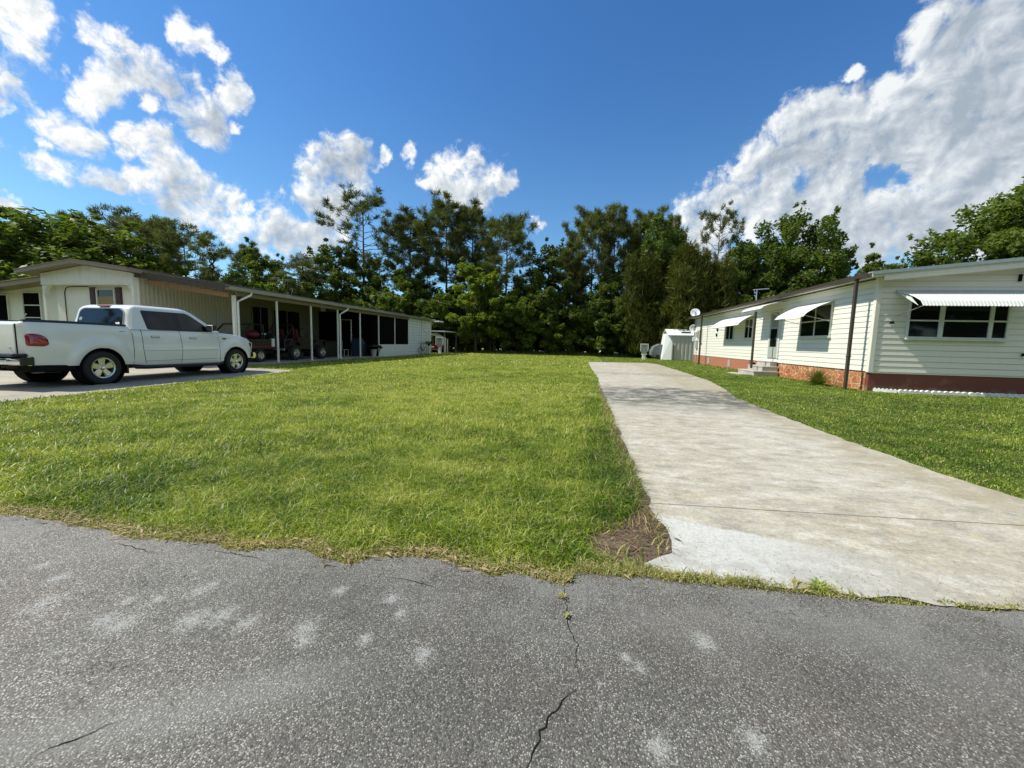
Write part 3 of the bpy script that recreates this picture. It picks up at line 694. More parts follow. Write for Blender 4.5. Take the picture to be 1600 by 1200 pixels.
# ---------------------------------------------------------------- trees
def leaves_np(C, rad, n, size, rs, updir=.25, flat=.8):
    """leaf quads scattered round clump centres C with radii rad"""
    k = len(C); idx = rs.randint(0, k, n); d = rs.normal(size=(n, 3)); d /= np.linalg.norm(d, axis=1)[:, None]
    r = rad[idx]*rs.rand(n)**.45; P = C[idx]+d*r[:, None]*np.array([1, 1, flat])
    a = rs.normal(size=(n, 3)); a[:, 2] *= .5; a /= np.linalg.norm(a, axis=1)[:, None]
    nn = d*.6+rs.normal(size=(n, 3))*.6+np.array([0, 0, .4]); bq = np.cross(nn, a); bq /= np.linalg.norm(bq, axis=1)[:, None]+1e-6
    s = size*(.55+.9*rs.rand(n)); a *= s[:, None]; bq *= s[:, None]*.45
    V = np.stack([P-a, P+bq-a*.1, P+a, P-bq-a*.1], 1).reshape(-1, 3)
    b = np.arange(n)*4; tint = np.clip(rs.rand(k)[idx]*.6+rs.rand(n)*.4, 0, 1)
    return V, np.stack([b, b+1, b+2, b+3], 1), np.repeat(tint, 4)
def limb_path(p0, p1, rs, sag=.12, k=5):
    p0, p1 = np.array(p0), np.array(p1); L = np.linalg.norm(p1-p0); out = []
    for i in range(k+1):
        t = i/k; q = p0*(1-t)+p1*t; q = q+np.array([0, 0, math.sin(t*math.pi)*L*sag])+rs.normal(size=3)*L*.035*(0 < i < k); out.append(tuple(q))
    return out
PROTO = {}
def tree_root(kind, label, cat='tree'):
    return thing(kind, (0, 0, 0), label, cat)
def broadleaf(kind, seed, H, Wd, base, nc, nleaf, lsize, leafm, bark='barkoak', top=1.0, flat=.75, tr=.22, trunks=1, la=1.0):
    rs = np.random.RandomState(seed); root = tree_root(kind, '')
    cz = (H+base)/2; rz = (H-base)/2
    C = []; 
    while len(C) < nc:
        d = rs.normal(size=3); d /= np.linalg.norm(d); r = rs.rand()**.38
        lob = 1+la*(.28*math.sin(3*math.atan2(d[1], d[0])+seed)+.2*math.sin(5*math.atan2(d[1], d[0])+seed*2)+.22*math.sin(4*d[2]+seed))
        p = np.array([d[0]*Wd/2*r*lob, d[1]*Wd/2*r*lob, cz+d[2]*rz*r*(top if d[2] > 0 else 1)*(.85+.15*lob)])
        if p[2] > base*.9: C.append(p)
    C = np.array(C); rad = (.055+.055*rs.rand(nc))*(Wd+H)*.5*.9
    V, F, t = leaves_np(C, rad, nleaf, lsize, rs, flat=flat)
    # stray twig tips that break the outline
    out = C[np.linalg.norm((C-[0, 0, cz])/[Wd/2, Wd/2, rz], axis=1) > .75]
    if len(out):
        k = min(90, len(out)*3); tips = out[rs.randint(0, len(out), k)]; dirs = tips-[0, 0, cz-rz*.3]; dirs /= np.linalg.norm(dirs, axis=1)[:, None]
        tips = tips+dirs*(rad.mean()*rs.uniform(.8, 1.7, k))[:, None]
        V2, F2, t2 = leaves_np(tips, np.full(k, rad.mean()*.28), k*22, lsize, rs, flat=1); F2 = F2+len(V); V = np.concatenate([V, V2]); F = np.concatenate([F, F2]); t = np.concatenate([t, t2])
    cr = npmesh('crown', V, None, M[leafm], root, {'tint': t}, F)
    b = MB()
    for q in range(trunks):
        a0 = rs.uniform(0, 6.28); bx, by = (0, 0) if trunks == 1 else (math.cos(a0)*.35, math.sin(a0)*.35)
        tx, ty = rs.normal(size=2)*Wd*.06; pth = [(bx, by, -.2), (bx+tx*.2, by+ty*.2, H*.2), (bx+tx*.6, by+ty*.6, H*.45), (bx+tx, by+ty, H*.85)]
        b.tube(pth, [tr*1.3, tr, tr*.7, tr*.15], 8)
    for c in C[rs.permutation(nc)[:34]]:
        z0 = max(.12*H, min(c[2]-.15*H, H*.75)*rs.uniform(.6, 1)); r0 = tr*.38*(1-z0/H*.5)
        pth = limb_path((0, 0, z0), c, rs); b.tube(pth, [r0*(1-i/6.5) for i in range(6)], 5, cap=False)
    b.build('trunk', M[bark], root, smooth=True, angle=180)
    return root
def needles(P, D, n, L, w, rs):
    """tufts: n needles at every point P around direction D"""
    k = len(P); idx = np.repeat(np.arange(k), n); m = k*n
    d = D[idx]*.75+rs.normal(size=(m, 3))*.62; d[:, 2] += .18; d /= np.linalg.norm(d, axis=1)[:, None]
    s = np.cross(d, rs.normal(size=(m, 3))); s /= np.linalg.norm(s, axis=1)[:, None]; LL = L*(.6+.6*rs.rand(m))
    o = P[idx]+rs.normal(size=(m, 3))*L*.22
    V = np.stack([o-s*w, o+s*w, o+d*LL[:, None]+s*w*.3, o+d*LL[:, None]-s*w*.3], 1).reshape(-1, 3); b = np.arange(m)*4
    return V, np.stack([b, b+1, b+2, b+3], 1), np.repeat(np.clip(rs.rand(k)[idx]*.65+rs.rand(m)*.35, 0, 1), 4)
def pine(kind, seed, H, Wd, base, nl=34, tufts=9, top_round=1.0, tr=.17, nn=24, L=.42):
    rs = np.random.RandomState(seed); root = tree_root(kind, ''); b = MB()
    lx, ly = rs.normal(size=2)*H*.018
    tp = lambda z: (lx*math.sin(z/H*2.2), ly*math.sin(z/H*1.7), z)
    b.tube([tp(z) for z in np.linspace(-.2, H*.97, 9)], [tr*(1-.85*i/8) for i in range(9)], 8)
    P, D = [], []
    for i in range(nl):
        f = (i+rs.rand())/nl; z0 = base+(H-base)*f**.85*.97; prof = (math.sin(math.pi*(.12+.80*f**top_round)))**.8
        L0 = Wd/2*prof*rs.uniform(.55, 1.15); az = i*2.4+rs.uniform(-.5, .5); up_ = rs.uniform(.15, .75)*(.5+f)
        p0 = np.array(tp(z0)); p1 = p0+np.array([math.cos(az)*L0, math.sin(az)*L0, L0*up_])
        pth = limb_path(p0, p1, rs, -.08, 5); r0 = tr*.34*(1-.6*f)
        b.tube(pth, [max(.012, r0*(1-q/6)) for q in range(6)], 5, cap=False)
        pa = np.array(pth); dr = (p1-p0)/np.linalg.norm(p1-p0)
        for q in range(tufts):
            t = 1-.62*rs.rand()**1.5 if q else 1.0; j = min(4, int(t*5)); base_p = pa[j]+(pa[j+1]-pa[j])*(t*5-j) if t < 1 else pa[5]
            sd = rs.normal(size=3)*.5+dr*.6; sd[2] = abs(sd[2])*.8+.1; sd /= np.linalg.norm(sd); ln = rs.uniform(.15, .6)*(Wd/6) if q else .1
            pp = base_p+sd*ln; P.append(pp); D.append(sd)
            if q % 2 == 0 and q: b.tube([tuple(base_p), tuple(pp)], [.02, .012], 4, cap=False)
    b.build('trunk', M['barkpine'], root, smooth=True, angle=180)
    V, F, t = needles(np.array(P), np.array(D), nn, L, .026, rs)
    npmesh('crown', V, None, M['needle'], root, {'tint': t}, F)
    return root
def cedar(kind, seed, H, Wd, n=2400):
    rs = np.random.RandomState(seed); root = tree_root(kind, ''); P, D = [], []
    sp = [(rs.normal()*Wd*.2, rs.normal()*Wd*.2, H*rs.uniform(.72, 1.0)) for _ in range(11)]; sp[0] = (0, 0, H)
    for i in range(n):
        s = sp[rs.randint(len(sp))]; f = rs.rand()**.8; z = s[2]*(.04+.95*f); r = Wd*.36*(1-f)**.55*rs.uniform(.3, 1.05)+.1; a = rs.uniform(0, 6.28)
        P.append((s[0]*(.4+.6*f)+math.cos(a)*r, s[1]*(.4+.6*f)+math.sin(a)*r, z)); d = np.array([math.cos(a)*.5, math.sin(a)*.5, 1.0]); D.append(d/np.linalg.norm(d))
    V, F, t = needles(np.array(P), np.array(D), 12, .55, .035, rs)
    npmesh('crown', V, None, M['cedar'], root, {'tint': t}, F)
    b = MB(); b.tube([(0, 0, -.2), (.1, 0, H*.4), (0, 0, H*.9)], [.25, .18, .03], 8); b.build('trunk', M['barkoak'], root, smooth=True, angle=180)
    return root
def palm(kind, seed, H, fr=38):
    rs = np.random.RandomState(seed); root = tree_root(kind, ''); b = MB()
    b.tube([(0, 0, -.2), (.05, .1, H*.5), (0, 0, H)], [.22, .19, .2], 10); b.build('trunk', M['barkoak'], root, smooth=True, angle=180)
    V, F, t = [], [], []; stem = MB(); dead = MB()
    for i in range(fr):
        az = i*2.399; el = R(78-120*(i/fr)**.9); L = rs.uniform(1.0, 1.5); d = Vector((math.cos(az)*math.cos(el), math.sin(az)*math.cos(el), math.sin(el)))
        p0 = Vector((0, 0, H)); p1 = p0+d*L; stem.tube([p0, p0+d*L*.5+Vector((0, 0, .06)), p1], [.025, .02, .015], 4)
        side = d.cross(Vector((0, 0, 1))).normalized(); upv = side.cross(d); ft = rs.rand()
        for k in range(24):
            a = R(-95+190*k/23); ll = rs.uniform(.75, 1.0)*(1.0-.25*abs(k-11.5)/11.5)
            bd = d*math.cos(a)+side*math.sin(a); tip = p1+bd*ll+Vector((0, 0, -.28*ll-.1*rs.rand())); mid = p1+bd*ll*.6+upv*.05
            w = (side*math.cos(a)-d*math.sin(a))*.028; q = len(V)
            V += [tuple(p1), tuple(mid+w), tuple(tip), tuple(mid-w)]; F.append((q, q+1, q+2, q+3)); t += [ft*.6+.4*rs.rand()]*4
    npmesh('crown', np.array(V), None, M['palm'], root, {'tint': np.array(t)}, np.array(F)); stem.build('frond_stem', M['palm'], root)
    for i in range(16):
        az = rs.uniform(0, 6.28); p0 = Vector((0, 0, H-.15)); d = Vector((math.cos(az), math.sin(az), 0))
        for k in range(7):
            e = p0+d*rs.uniform(.35, .7)+Vector((rs.normal()*.15, rs.normal()*.15, -rs.uniform(.7, 1.5))); w = d.cross(Vector((0, 0, 1)))*.03
            dead.add([p0+w, p0+d*.4-Vector((0, 0, .3))+w, e, p0+d*.4-Vector((0, 0, .3))-w], [(0, 1, 2, 3)])
    dead.build('dead_skirt', M['deadpalm'], root)
    return root
def measure(root, W0):
    V = []
    for c in root.children:
        if c.name.startswith('crown'):
            a = np.empty(len(c.data.vertices)*3, np.float32); c.data.vertices.foreach_get('co', a); V.append(a.reshape(-1, 3))
    V = np.concatenate(V); return (root, float(np.percentile(V[:, 2], 99.6)), W0)
def lim(px, py, Y): x, z = onY(px, py, Y); return x, z
USED = set()
PD = {}
def proto(key, fn):
    PD[key] = fn(); return PD[key]
def plant(key, pxc, pytop, Y, label, group=None, wpx=None, rz=None, px0=None):
    """stand a tree so that its top reaches a photo pixel when seen from the photo's spot; real height follows from distance"""
    src, H0, W0 = PD[key][0], PD[key][1], PD[key][2]
    xt, zt = onY(pxc, pytop, Y); xb = xt
    s = zt/H0; sw = s
    if wpx:
        xa, _ = onY(pxc-wpx/2, pytop, Y); xb_, _ = onY(pxc+wpx/2, pytop, Y); sw = (xb_-xa)/W0; sw = max(s*.5, min(s*1.8, sw))
    rz = rz if rz is not None else random.Random(int(pxc*7+pytop)).uniform(0, 6.28)
    if key not in USED:
        USED.add(key); r = src; r.location = (xt, Y, 0); r.rotation_euler = (0, 0, rz); r.scale = (sw, sw, s); r['label'] = label
        if group: r['group'] = group
    else:
        r = dup(src, (xt, Y, 0), rz, (sw, sw, s), label, group)
        if not group and 'group' in r: del r['group']
    return r
PD['oakA'] = (broadleaf('broadleaf_tree', 3, 11, 10, 1.6, 170, 42000, .17, 'leafoak'), 10.6, 10)
PD['oakC'] = (broadleaf('broadleaf_tree', 5, 10.5, 11, 2.0, 200, 50000, .165, 'leafoak', la=.45), 10.4, 11)
PD['oakB'] = (broadleaf('broadleaf_tree', 8, 9, 7.5, 1.0, 120, 21000, .15, 'leafoak'), 8.7, 7.5)
PD['darkA'] = (broadleaf('broadleaf_tree', 14, 9, 7, .8, 120, 19000, .155, 'leafdark'), 8.7, 7)
PD['young'] = (broadleaf('young_tree', 21, 7, 4.2, .7, 95, 20000, .12, 'leafyoung', tr=.09), 6.8, 4.2)
PD['bush'] = (broadleaf('bush', 30, 3.2, 4, .15, 76, 11500, .11, 'leafoak', tr=.05, trunks=3), 3.1, 4)
PD['bushy'] = (broadleaf('bush', 37, 3.4, 3.6, .2, 76, 11500, .11, 'leafoak', tr=.05, trunks=3), 3.3, 3.6)
PD['pineA'] = (pine('pine_tree', 2, 14, 5.6, 6.6, 50, 12, nn=26, L=.46), 14.0, 5.6)
PD['pineB'] = (pine('pine_tree', 6, 14, 4.6, 5.8, 50, 11, nn=26, L=.44), 14.0, 4.6)
PD['pineC'] = (pine('pine_tree', 9, 14, 6.2, 5.6, 34, 9, 1.2, nn=28, L=.40), 14.0, 6.2)
PD['pineD'] = (pine('pine_tree', 12, 11, 7.0, 4.0, 40, 10, .8, nn=34, L=.42), 11.0, 7.0)
PD['cedar'] = (cedar('cedar_tree', 4, 8.5, 5.2), 8.6, 5.2)
PD['palm'] = (palm('palm_tree', 5, 5.2), 6.6, 4.4)
PD = {k: measure(v[0], v[2]) for k, v in PD.items()}
# left cluster (behind the white home)
plant('pineD', 122, 340, 34, 'spreading dark pine behind the white gabled home, leftmost of the pines', wpx=70)
plant('pineD', 200, 329, 33, 'broad flat topped pine above the roof corner of the gabled home', wpx=115)
plant('pineA', 232, 338, 35, 'dark pine with several stems just left of the forked leaning pine', wpx=80)
plant('pineD', 285, 352, 32, 'pine with a long bare limb reaching right toward the roof antenna', wpx=115, rz=.4)
plant('oakA', 40, 322, 27, 'large dense green broadleaf tree at the far left edge', wpx=230)
plant('oakB', 105, 392, 29, 'low broadleaf crown just over the white gable roof', wpx=130)
plant('oakB', -90, 330, 30, 'broadleaf tree just out of view left')
plant('pineB', 392, 380, 47, 'small pine tip behind the bright green tree right of the antenna', wpx=45)
plant('oakB', 403, 392, 38, 'bright green broadleaf tree between the roof antenna and the palm', wpx=105)
plant('oakB', 355, 425, 40, 'low green tree beside the roof antenna', wpx=80)
plant('palm', 474, 398, 37, 'cabbage palm with brown hanging fronds above the carport roof', 'palm tree', wpx=90)
plant('darkA', 520, 383, 42, 'dark broadleaf tree right of the palm', wpx=120)
plant('pineC', 566, 299, 45, 'tall sparse pine with bare forked stems, highest in the wood', wpx=110, rz=1.0)
plant('pineC', 592, 400, 46, 'thin pine beside the tall sparse pine', wpx=60)
plant('pineB', 640, 329, 46, 'dense pine right of the tall sparse pine', wpx=85)
plant('pineA', 700, 311, 46, 'tall pine in front of the middle cloud', wpx=90)
plant('pineB', 741, 317, 47, 'narrow pine just right of the tallest middle pine', wpx=70)
plant('pineA', 792, 337, 44, 'pine with a pale bare trunk left of the sky gap', wpx=90)
plant('oakB', 632, 425, 43, 'green broadleaf tree under the middle pines, left side', wpx=95)
plant('darkA', 690, 447, 45, 'dark broadleaf tree under the middle pines', wpx=120)
plant('young', 745, 412, 41.5, 'tall light green young tree in the middle of the lawn edge', wpx=85)
plant('darkA', 860, 382, 46, 'dark broadleaf tree filling the dip in the treeline', wpx=110)
plant('oakB', 822, 436, 44, 'broadleaf tree left of the dip in the treeline', wpx=85)
plant('pineA', 930, 325, 46, 'round topped pine right of the dip in the treeline', wpx=85)
plant('pineB', 962, 321, 47, 'pine touching the round topped pine on its right', wpx=62)
plant('pineB', 893, 382, 45, 'low slim pine at the right side of the treeline dip', wpx=55)
plant('pineA', 1016, 328, 47, 'flat topped pine left of the big dark cedar', wpx=70)
plant('pineB', 1050, 335, 48, 'dark pine tip above the cedar', wpx=50)
plant('oakA', 1030, 350, 46, 'broadleaf tree behind the dark cedar', wpx=140)
plant('oakB', 958, 432, 44, 'broadleaf tree below the round topped pine', wpx=75)
plant('pineC', 668, 352, 48, 'slender pine with visible trunk between the middle pines', wpx=55)
plant('pineC', 760, 372, 48, 'slender pine behind the light green young tree', wpx=50)
plant('pineC', 905, 352, 48, 'slender pine left of the round topped pine', wpx=50)
plant('pineC', 985, 350, 49, 'slender pine right of the round topped pine', wpx=50)
plant('cedar', 1075, 385, 40.5, 'large dark feathery cedar left of the satellite dishes', 'dark feathery cedars', wpx=105)
plant('cedar', 1018, 400, 41.5, 'dark feathery cedar just left of the largest cedar', 'dark feathery cedars', wpx=80)
plant('cedar', 1115, 412, 42, 'dark cedar behind the satellite dishes', 'dark feathery cedars', wpx=80)
plant('pineC', 1127, 322, 47, 'lone umbrella pine left of the big oak behind the yellow house', wpx=80, rz=2.0)
plant('oakC', 1243, 343, 45, 'big round oak behind the cream sided house', wpx=176)
plant('oakA', 1165, 392, 46, 'broadleaf tree between the umbrella pine and the big oak', wpx=120)
plant('oakB', 1300, 380, 50, 'smaller oak crown touching the big oak on the right', wpx=90)
plant('oakB', 1375, 400, 47, 'low broad crown peeking over the cream house roof', wpx=130)
plant('oakC', 1606, 306, 38, 'large oak over the roof at the right edge', wpx=285)
plant('oakA', 1720, 280, 40, 'oak beyond the right edge of the view')
# understorey along the back of the lawn
us = [('bush', 560, 475, 40), ('bushy', 610, 455, 40), ('bush', 585, 470, 38.5), ('bush', 655, 480, 40), ('bushy', 640, 505, 41), ('young', 690, 470, 42), ('bush', 720, 480, 43), ('bushy', 770, 478, 43), ('young', 790, 455, 43),
      ('bush', 820, 470, 43.5), ('bushy', 858, 474, 42.5), ('bush', 900, 478, 43.5), ('darkA', 925, 455, 44.5), ('bush', 950, 492, 43.5), ('bushy', 985, 500, 43.5), ('bush', 870, 500, 44.5), ('bush', 1010, 470, 44), ('bushy', 935, 470, 43), ('bush', 1120, 480, 40), ('bush', 520, 470, 42), ('bush', 480, 455, 41), ('young', 700, 500, 42.2)]
UL = ['leafy bush below the tall sparse pine, left part of the undergrowth', 'rounded green bush above the far end of the carport roof', 'low leafy bush just behind the end of the carport roof', 'leafy bush above the red golf cart', 'low rounded bush directly above the electric pedestal by the cart', 'slim sapling between the golf cart and the light green young tree',
 'leafy bush at the left foot of the tall light green young tree', 'rounded green bush at the right foot of the tall light green young tree', 'slim sapling below the pine with the pale bare trunk', 'leafy bush at the middle of the back edge of the lawn', 'rounded green bush below the dip in the treeline', 'leafy bush between the dip in the treeline and the driveway end', 'dark leafy tree directly beyond the far left corner of the driveway', 'leafy bush straight beyond the left side of the driveway end', 'rounded green bush at the left foot of the feathery cedars', 'low leafy bush under the dip in the treeline', 'leafy bush in front of the smaller feathery cedar', 'rounded green bush beyond the far left corner of the driveway', 'leafy bush behind the two satellite dishes', 'leafy bush to the right of the palm behind the carport roof', 'leafy bush at the foot of the palm', 'thin sapling near the right side of the golf cart canopy']
for (k, px, py, Y), lb in zip(us, UL):
    plant(k, px, py, Y, lb, 'undergrowth at the back of the lawn')
rr = random.Random(4)
for i in range(13):       # second and third rows that close the wood behind
    px = 440+i*54+rr.uniform(-8, 8)
    if px > 1150: break
    plant(rr.choice(['darkA', 'oakB', 'darkA']), px, rr.uniform(452, 480), rr.uniform(50, 56), 'dark broadleaf tree deep in the wood behind the lawn', 'trees deep in the wood', wpx=95)
for i in range(30):
    px = 560+i*17+rr.uniform(-6, 6)
    plant('bush', px, rr.uniform(480, 505), rr.uniform(47, 52), 'shaded bush deep in the wood behind the lawn', 'shaded bushes deep in the wood')
tb = MB()
for i in range(18):       # bare thin stems one can tell apart at the wood's edge
    px = rr.uniform(640, 1000); Y = rr.uniform(42.8, 46); x, _ = onY(px, 540, Y); h = rr.uniform(2.5, 5)
    b = MB().tube([(x, Y, -.1), (x+rr.uniform(-.15, .15), Y, h*.5), (x+rr.uniform(-.5, .5), Y, h)], [.05, .04, .02], 6)
    o = b.build('bare_stem', M['barkpine'], smooth=True, angle=180); tag(o, 'thin bare stem at the edge of the wood', 'tree trunk', 'bare stems at the edge of the wood')
# root-level clumps of taller grass at the wood's edge
n = 4200; x = rng.uniform(-14, 9, n); y = 43.2+rng.normal(0, .5, n); h = rng.uniform(.12, .5, n)*(.4+fbm(x, y, .8)); az = rng.uniform(0, 6.28, n); w = .03
V = np.stack([np.stack([x-w, y, x*0], 1), np.stack([x+w, y, x*0], 1), np.stack([x+np.cos(az)*h*.4, y+np.sin(az)*h*.4, h], 1)], 1).reshape(-1, 3)
o = npmesh('tall_grass', V, np.arange(n*3).reshape(-1, 3), M['grass'], attr={'tint': np.repeat(rng.uniform(.1, .5, n), 3), 'dry': np.repeat(rng.rand(n)*.3, 3)}); tag(o, 'taller rough grass where the lawn meets the wood', 'grass', kind='stuff')
for i in range(9):        # unseen trees added behind the viewpoint to dim reflections in windows and paint
    plant('oakA', 800, 300, 40, 'unseen broadleaf tree added behind the viewpoint to dim reflections', 'unseen trees added for reflections').location = (-52+i*13+rr.uniform(-3, 3), -22+rr.uniform(-4, 3), 0)
# ---------------------------------------------------------------- right-hand house
def lap(side, a, b, z0, z1, ex, x0, proud=.016, clip=None):
    """clapboard wall as a saw-tooth sheet. side 'x-' faces -X at x0 and runs in y; 'y-' faces -Y at y=x0 and runs in x; 'x+' faces +X."""
    m = MB(); z = z0; sgn = {'x-': -1, 'y-': -1, 'x+': 1}[side]
    P = lambda u, o, zz: (x0+sgn*o, u, zz) if side[0] == 'x' else (u, x0+sgn*o, zz)
    while z < z1-.01:
        zt = min(z+ex, z1)
        us = (a, b)
        if clip:
            aa, bb = clip(z, zt); us = (max(a, aa), min(b, bb))
            if us[0] >= us[1]: z = zt; continue
        q = [P(us[0], proud, z), P(us[1], proud, z), P(us[1], .002, zt), P(us[0], .002, zt), P(us[0], 0, z), P(us[1], 0, z)]
        fs = [(0, 1, 2, 3), (4, 5, 1, 0)]
        if side == 'x-': fs = [f[::-1] for f in fs]
        m.add(q, fs); z = zt
    return m
def window_x(parent, X, y0, y1, z0, z1, nx=2, nz=2, out=-1, fw_=.05, depth=.05, glass=None, fm=None):
    """window on a wall whose outer face is X, facing out"""
    m = MB(); a, b = X+out*.0, X+out*depth; fm = fm or M['winframe']
    m.box(a, b, y0, y0+fw_, z0, z1); m.box(a, b, y1-fw_, y1, z0, z1); m.box(a, b, y0+fw_, y1-fw_, z0, z0+fw_); m.box(a, b, y0+fw_, y1-fw_, z1-fw_, z1)
    for i in range(1, nx): yy = y0+(y1-y0)*i/nx; m.box(a, b-out*.004, yy-fw_*.5, yy+fw_*.5, z0+fw_, z1-fw_)
    fr = m.build('window', fm, parent, bevel=.004)
    k = MB()
    for i in range(1, nz):
        zz = z0+(z1-z0)*i/nz
        k.box(X+out*.022, b-out*.01, y0+fw_, y1-fw_, zz-.018, zz+.018)
    if nz > 1: k.build('sash_bar', fm, fr)
    MB().box(X+out*.018, X+out*.024, y0+fw_*.8, y1-fw_*.8, z0+fw_*.8, z1-fw_*.8).build('pane', glass or M['glass'], fr)
    MB().box(X+out*.0, X+out*(depth+.03), y0-.03, y1+.03, z0-.04, z0-.003).build('sill', fm, fr, bevel=.004)
    return fr
def window_y(parent, Y, x0, x1, z0, z1, cuts, zc=None, fw_=.05, depth=.06, m=None):
    gm_ = m or M['glass']; m = MB(); a, b = Y, Y-depth
    m.box(x0, x0+fw_, a, b, z0, z1); m.box(x1-fw_, x1, a, b, z0, z1); m.box(x0+fw_, x1-fw_, a, b, z0, z0+fw_); m.box(x0+fw_, x1-fw_, a, b, z1-fw_, z1)
    for c, w in cuts: m.box(c-w/2, c+w/2, a, b+.004, z0+fw_, z1-fw_)
    fr = m.build('window', M['winframe'], parent, bevel=.004)
    if zc: MB().box(x0+fw_, x1-fw_, Y-.022, b+.012, zc-.022, zc+.022).build('sash_bar', M['winframe'], fr)
    MB().box(x0+fw_*.8, x1-fw_*.8, Y-.018, Y-.024, z0+fw_*.8, z1-fw_*.8).build('pane', gm_, fr)
    MB().box(x0-.03, x1+.03, Y, Y-depth-.05, z0-.05, z0-.003).build('sill', M['winframe'], fr, bevel=.004)
    return fr
def awning(parent, P, n, name='awning', drop=None, arms=True, seg=9, lipdrop=.10):
    """ribbed metal awning: P(u,w) gives point, u 0..1 along, w 0..1 from wall to lip; corrugated"""
    m = MB(); N = n*4; rows = seg
    def pt(i, j):
        u = i/N; w = j/rows; ph = (i % 4)
        h = .013 if ph in (1, 2) else 0.0
        p = P(u, w); return (p[0], p[1], p[2]+h)
    V = [pt(i, j) for i in range(N+1) for j in range(rows+1)]; F = []
    for i in range(N):
        for j in range(rows): a = i*(rows+1)+j; F.append((a, a+rows+1, a+rows+2, a+1))
    m.add(V, F); o = m.build(name, M['awning'], parent)
    md = o.modifiers.new('s', 'SOLIDIFY'); md.thickness = .006; md.offset = 0
    return o
HX, HY, HR = 8.6, 13.8, 16.0           # left wall, front wall, right wall of the cream house
ridge = (HX+HR)/2
rh = thing('mobile_home', (HX, HY, 0), 'cream clapboard mobile home with white metal awnings on an orange stone skirt', 'house')
EZ = 3.36                              # underside of eave
SL = .10
zroof = lambda x: EZ + (x-(HX-.42))*SL if x < ridge else EZ + ((HR+.42)-x)*SL
# side wall and front wall
w = lap('x-', HY+.06, 33.2, .60, EZ-.02, .168, HX); w.build('side_wall', M['siding'], rh)
def clipf(z, zt):
    lim_ = zroof(ridge)-.10
    if zt < EZ-.02: return (-1e9, 1e9)
    d = max(0, (zt-(EZ-.0))/SL); return (HX-.42+d+.35, HR+.42-d-.35)
w = lap('y-', HX+.06, HR-.06, .60, zroof(ridge)-.16, .168, HY, clip=clipf); w.build('front_wall', M['siding'], rh)
MB().prism([(HX+.03, .55), (HR-.03, .55), (HR-.03, EZ), (ridge, zroof(ridge)-.05), (HX+.03, EZ)], 'y', HY+.004, 33.2).build('wall_core', M['cream'], rh)
MB().box(HX-.035, HX+.09, HY-.035, HY+.09, .57, EZ+.03).build('corner_trim', M['cream'], rh, bevel=.006)
MB().box(HX+.02, HX+.10, HY+.14, 33.2, 0, .58).box(HX-.01, HX+.02, 33.0, 33.2, 0, .58).build('stone_skirt', M['stone'], rh)
MB().box(HX+.03, HR-.03, HY+.03, HY+.13, 0, .585).build('red_skirt', M['redwall'], rh)
MB().box(HX-.004, HX+.02, 22.6, 33.0, 0, .57).build('brick_skirt', M['brick'], rh)
for yv in (21.9, 25.3, 29.2): MB().box(HX-.03, HX-.006, yv, yv+.35, .08, .50).build('skirt_vent', M['greymetal'] if yv > 23 else M['dark'], rh)
# roof
m = MB(); t = .10; y0, y1 = HY-.38, 33.5
pr = [(HX-.42, EZ), (ridge, zroof(ridge)), (HR+.42, EZ), (HR+.42, EZ+t), (ridge, zroof(ridge)+t), (HX-.42, EZ+t)]
m.prism(pr, 'y', y0, y1); m.build('roof', M['cream'], rh)
MB().prism([(HX-.44, EZ+t+.002), (ridge, zroof(ridge)+t+.002), (HR+.44, EZ+t+.002), (HR+.44, EZ+t+.035), (ridge, zroof(ridge)+t+.035), (HX-.44, EZ+t+.035)], 'y', y0-.03, y1+.03).build('roof_sheet', M['drip'], rh)
MB().prism([(HX-.10, EZ-.14+.03), (ridge, zroof(ridge)-.14), (ridge, zroof(ridge)-.003), (HX-.10, EZ+.03-.003)], 'y', y0+.001, y0+.03).prism([(ridge+.001, zroof(ridge)-.14), (HR+.1, EZ-.11), (HR+.1, EZ+.028), (ridge+.001, zroof(ridge)-.003)], 'y', y0+.001, y0+.03).build('fascia', M['cream'], rh)
MB().prism([(HX-.443, EZ+t-.05), (ridge, zroof(ridge)+t-.05), (HR+.443, EZ+t-.05), (HR+.443, EZ+t+.04), (ridge, zroof(ridge)+t+.04), (HX-.443, EZ+t+.04)], 'y', y0-.05, y0-.031).build('drip_edge', M['drip'], rh)
g_ = MB(); gx = HX-.42
g_.prism([(gx-.12, EZ+.005), (gx-.003, EZ-.02), (gx-.003, EZ+.11), (gx-.012, EZ+.11), (gx-.012, EZ), (gx-.11, EZ+.02), (gx-.11, EZ+.10), (gx-.14, EZ+.11)], 'y', y0+.02, y1); g_.build('gutter', M['brownmetal'], rh)
for (x, y, w_) in ((HX-.46, 14.02, .042), (HX-.46, 30.0, .05)):
    MB().box(x-w_, x+w_, y-w_, y+w_, 0, EZ).box(x-w_-.012, x+w_+.012, y-w_-.012, y+w_+.012, 1.02, 1.06).build('downspout', M['brownmetal'], rh, bevel=.008)
MB().box(7.62, 7.70, 19.85, 19.93, .30, 2.86).build('canopy_post', M['brownmetal'], rh, bevel=.006)
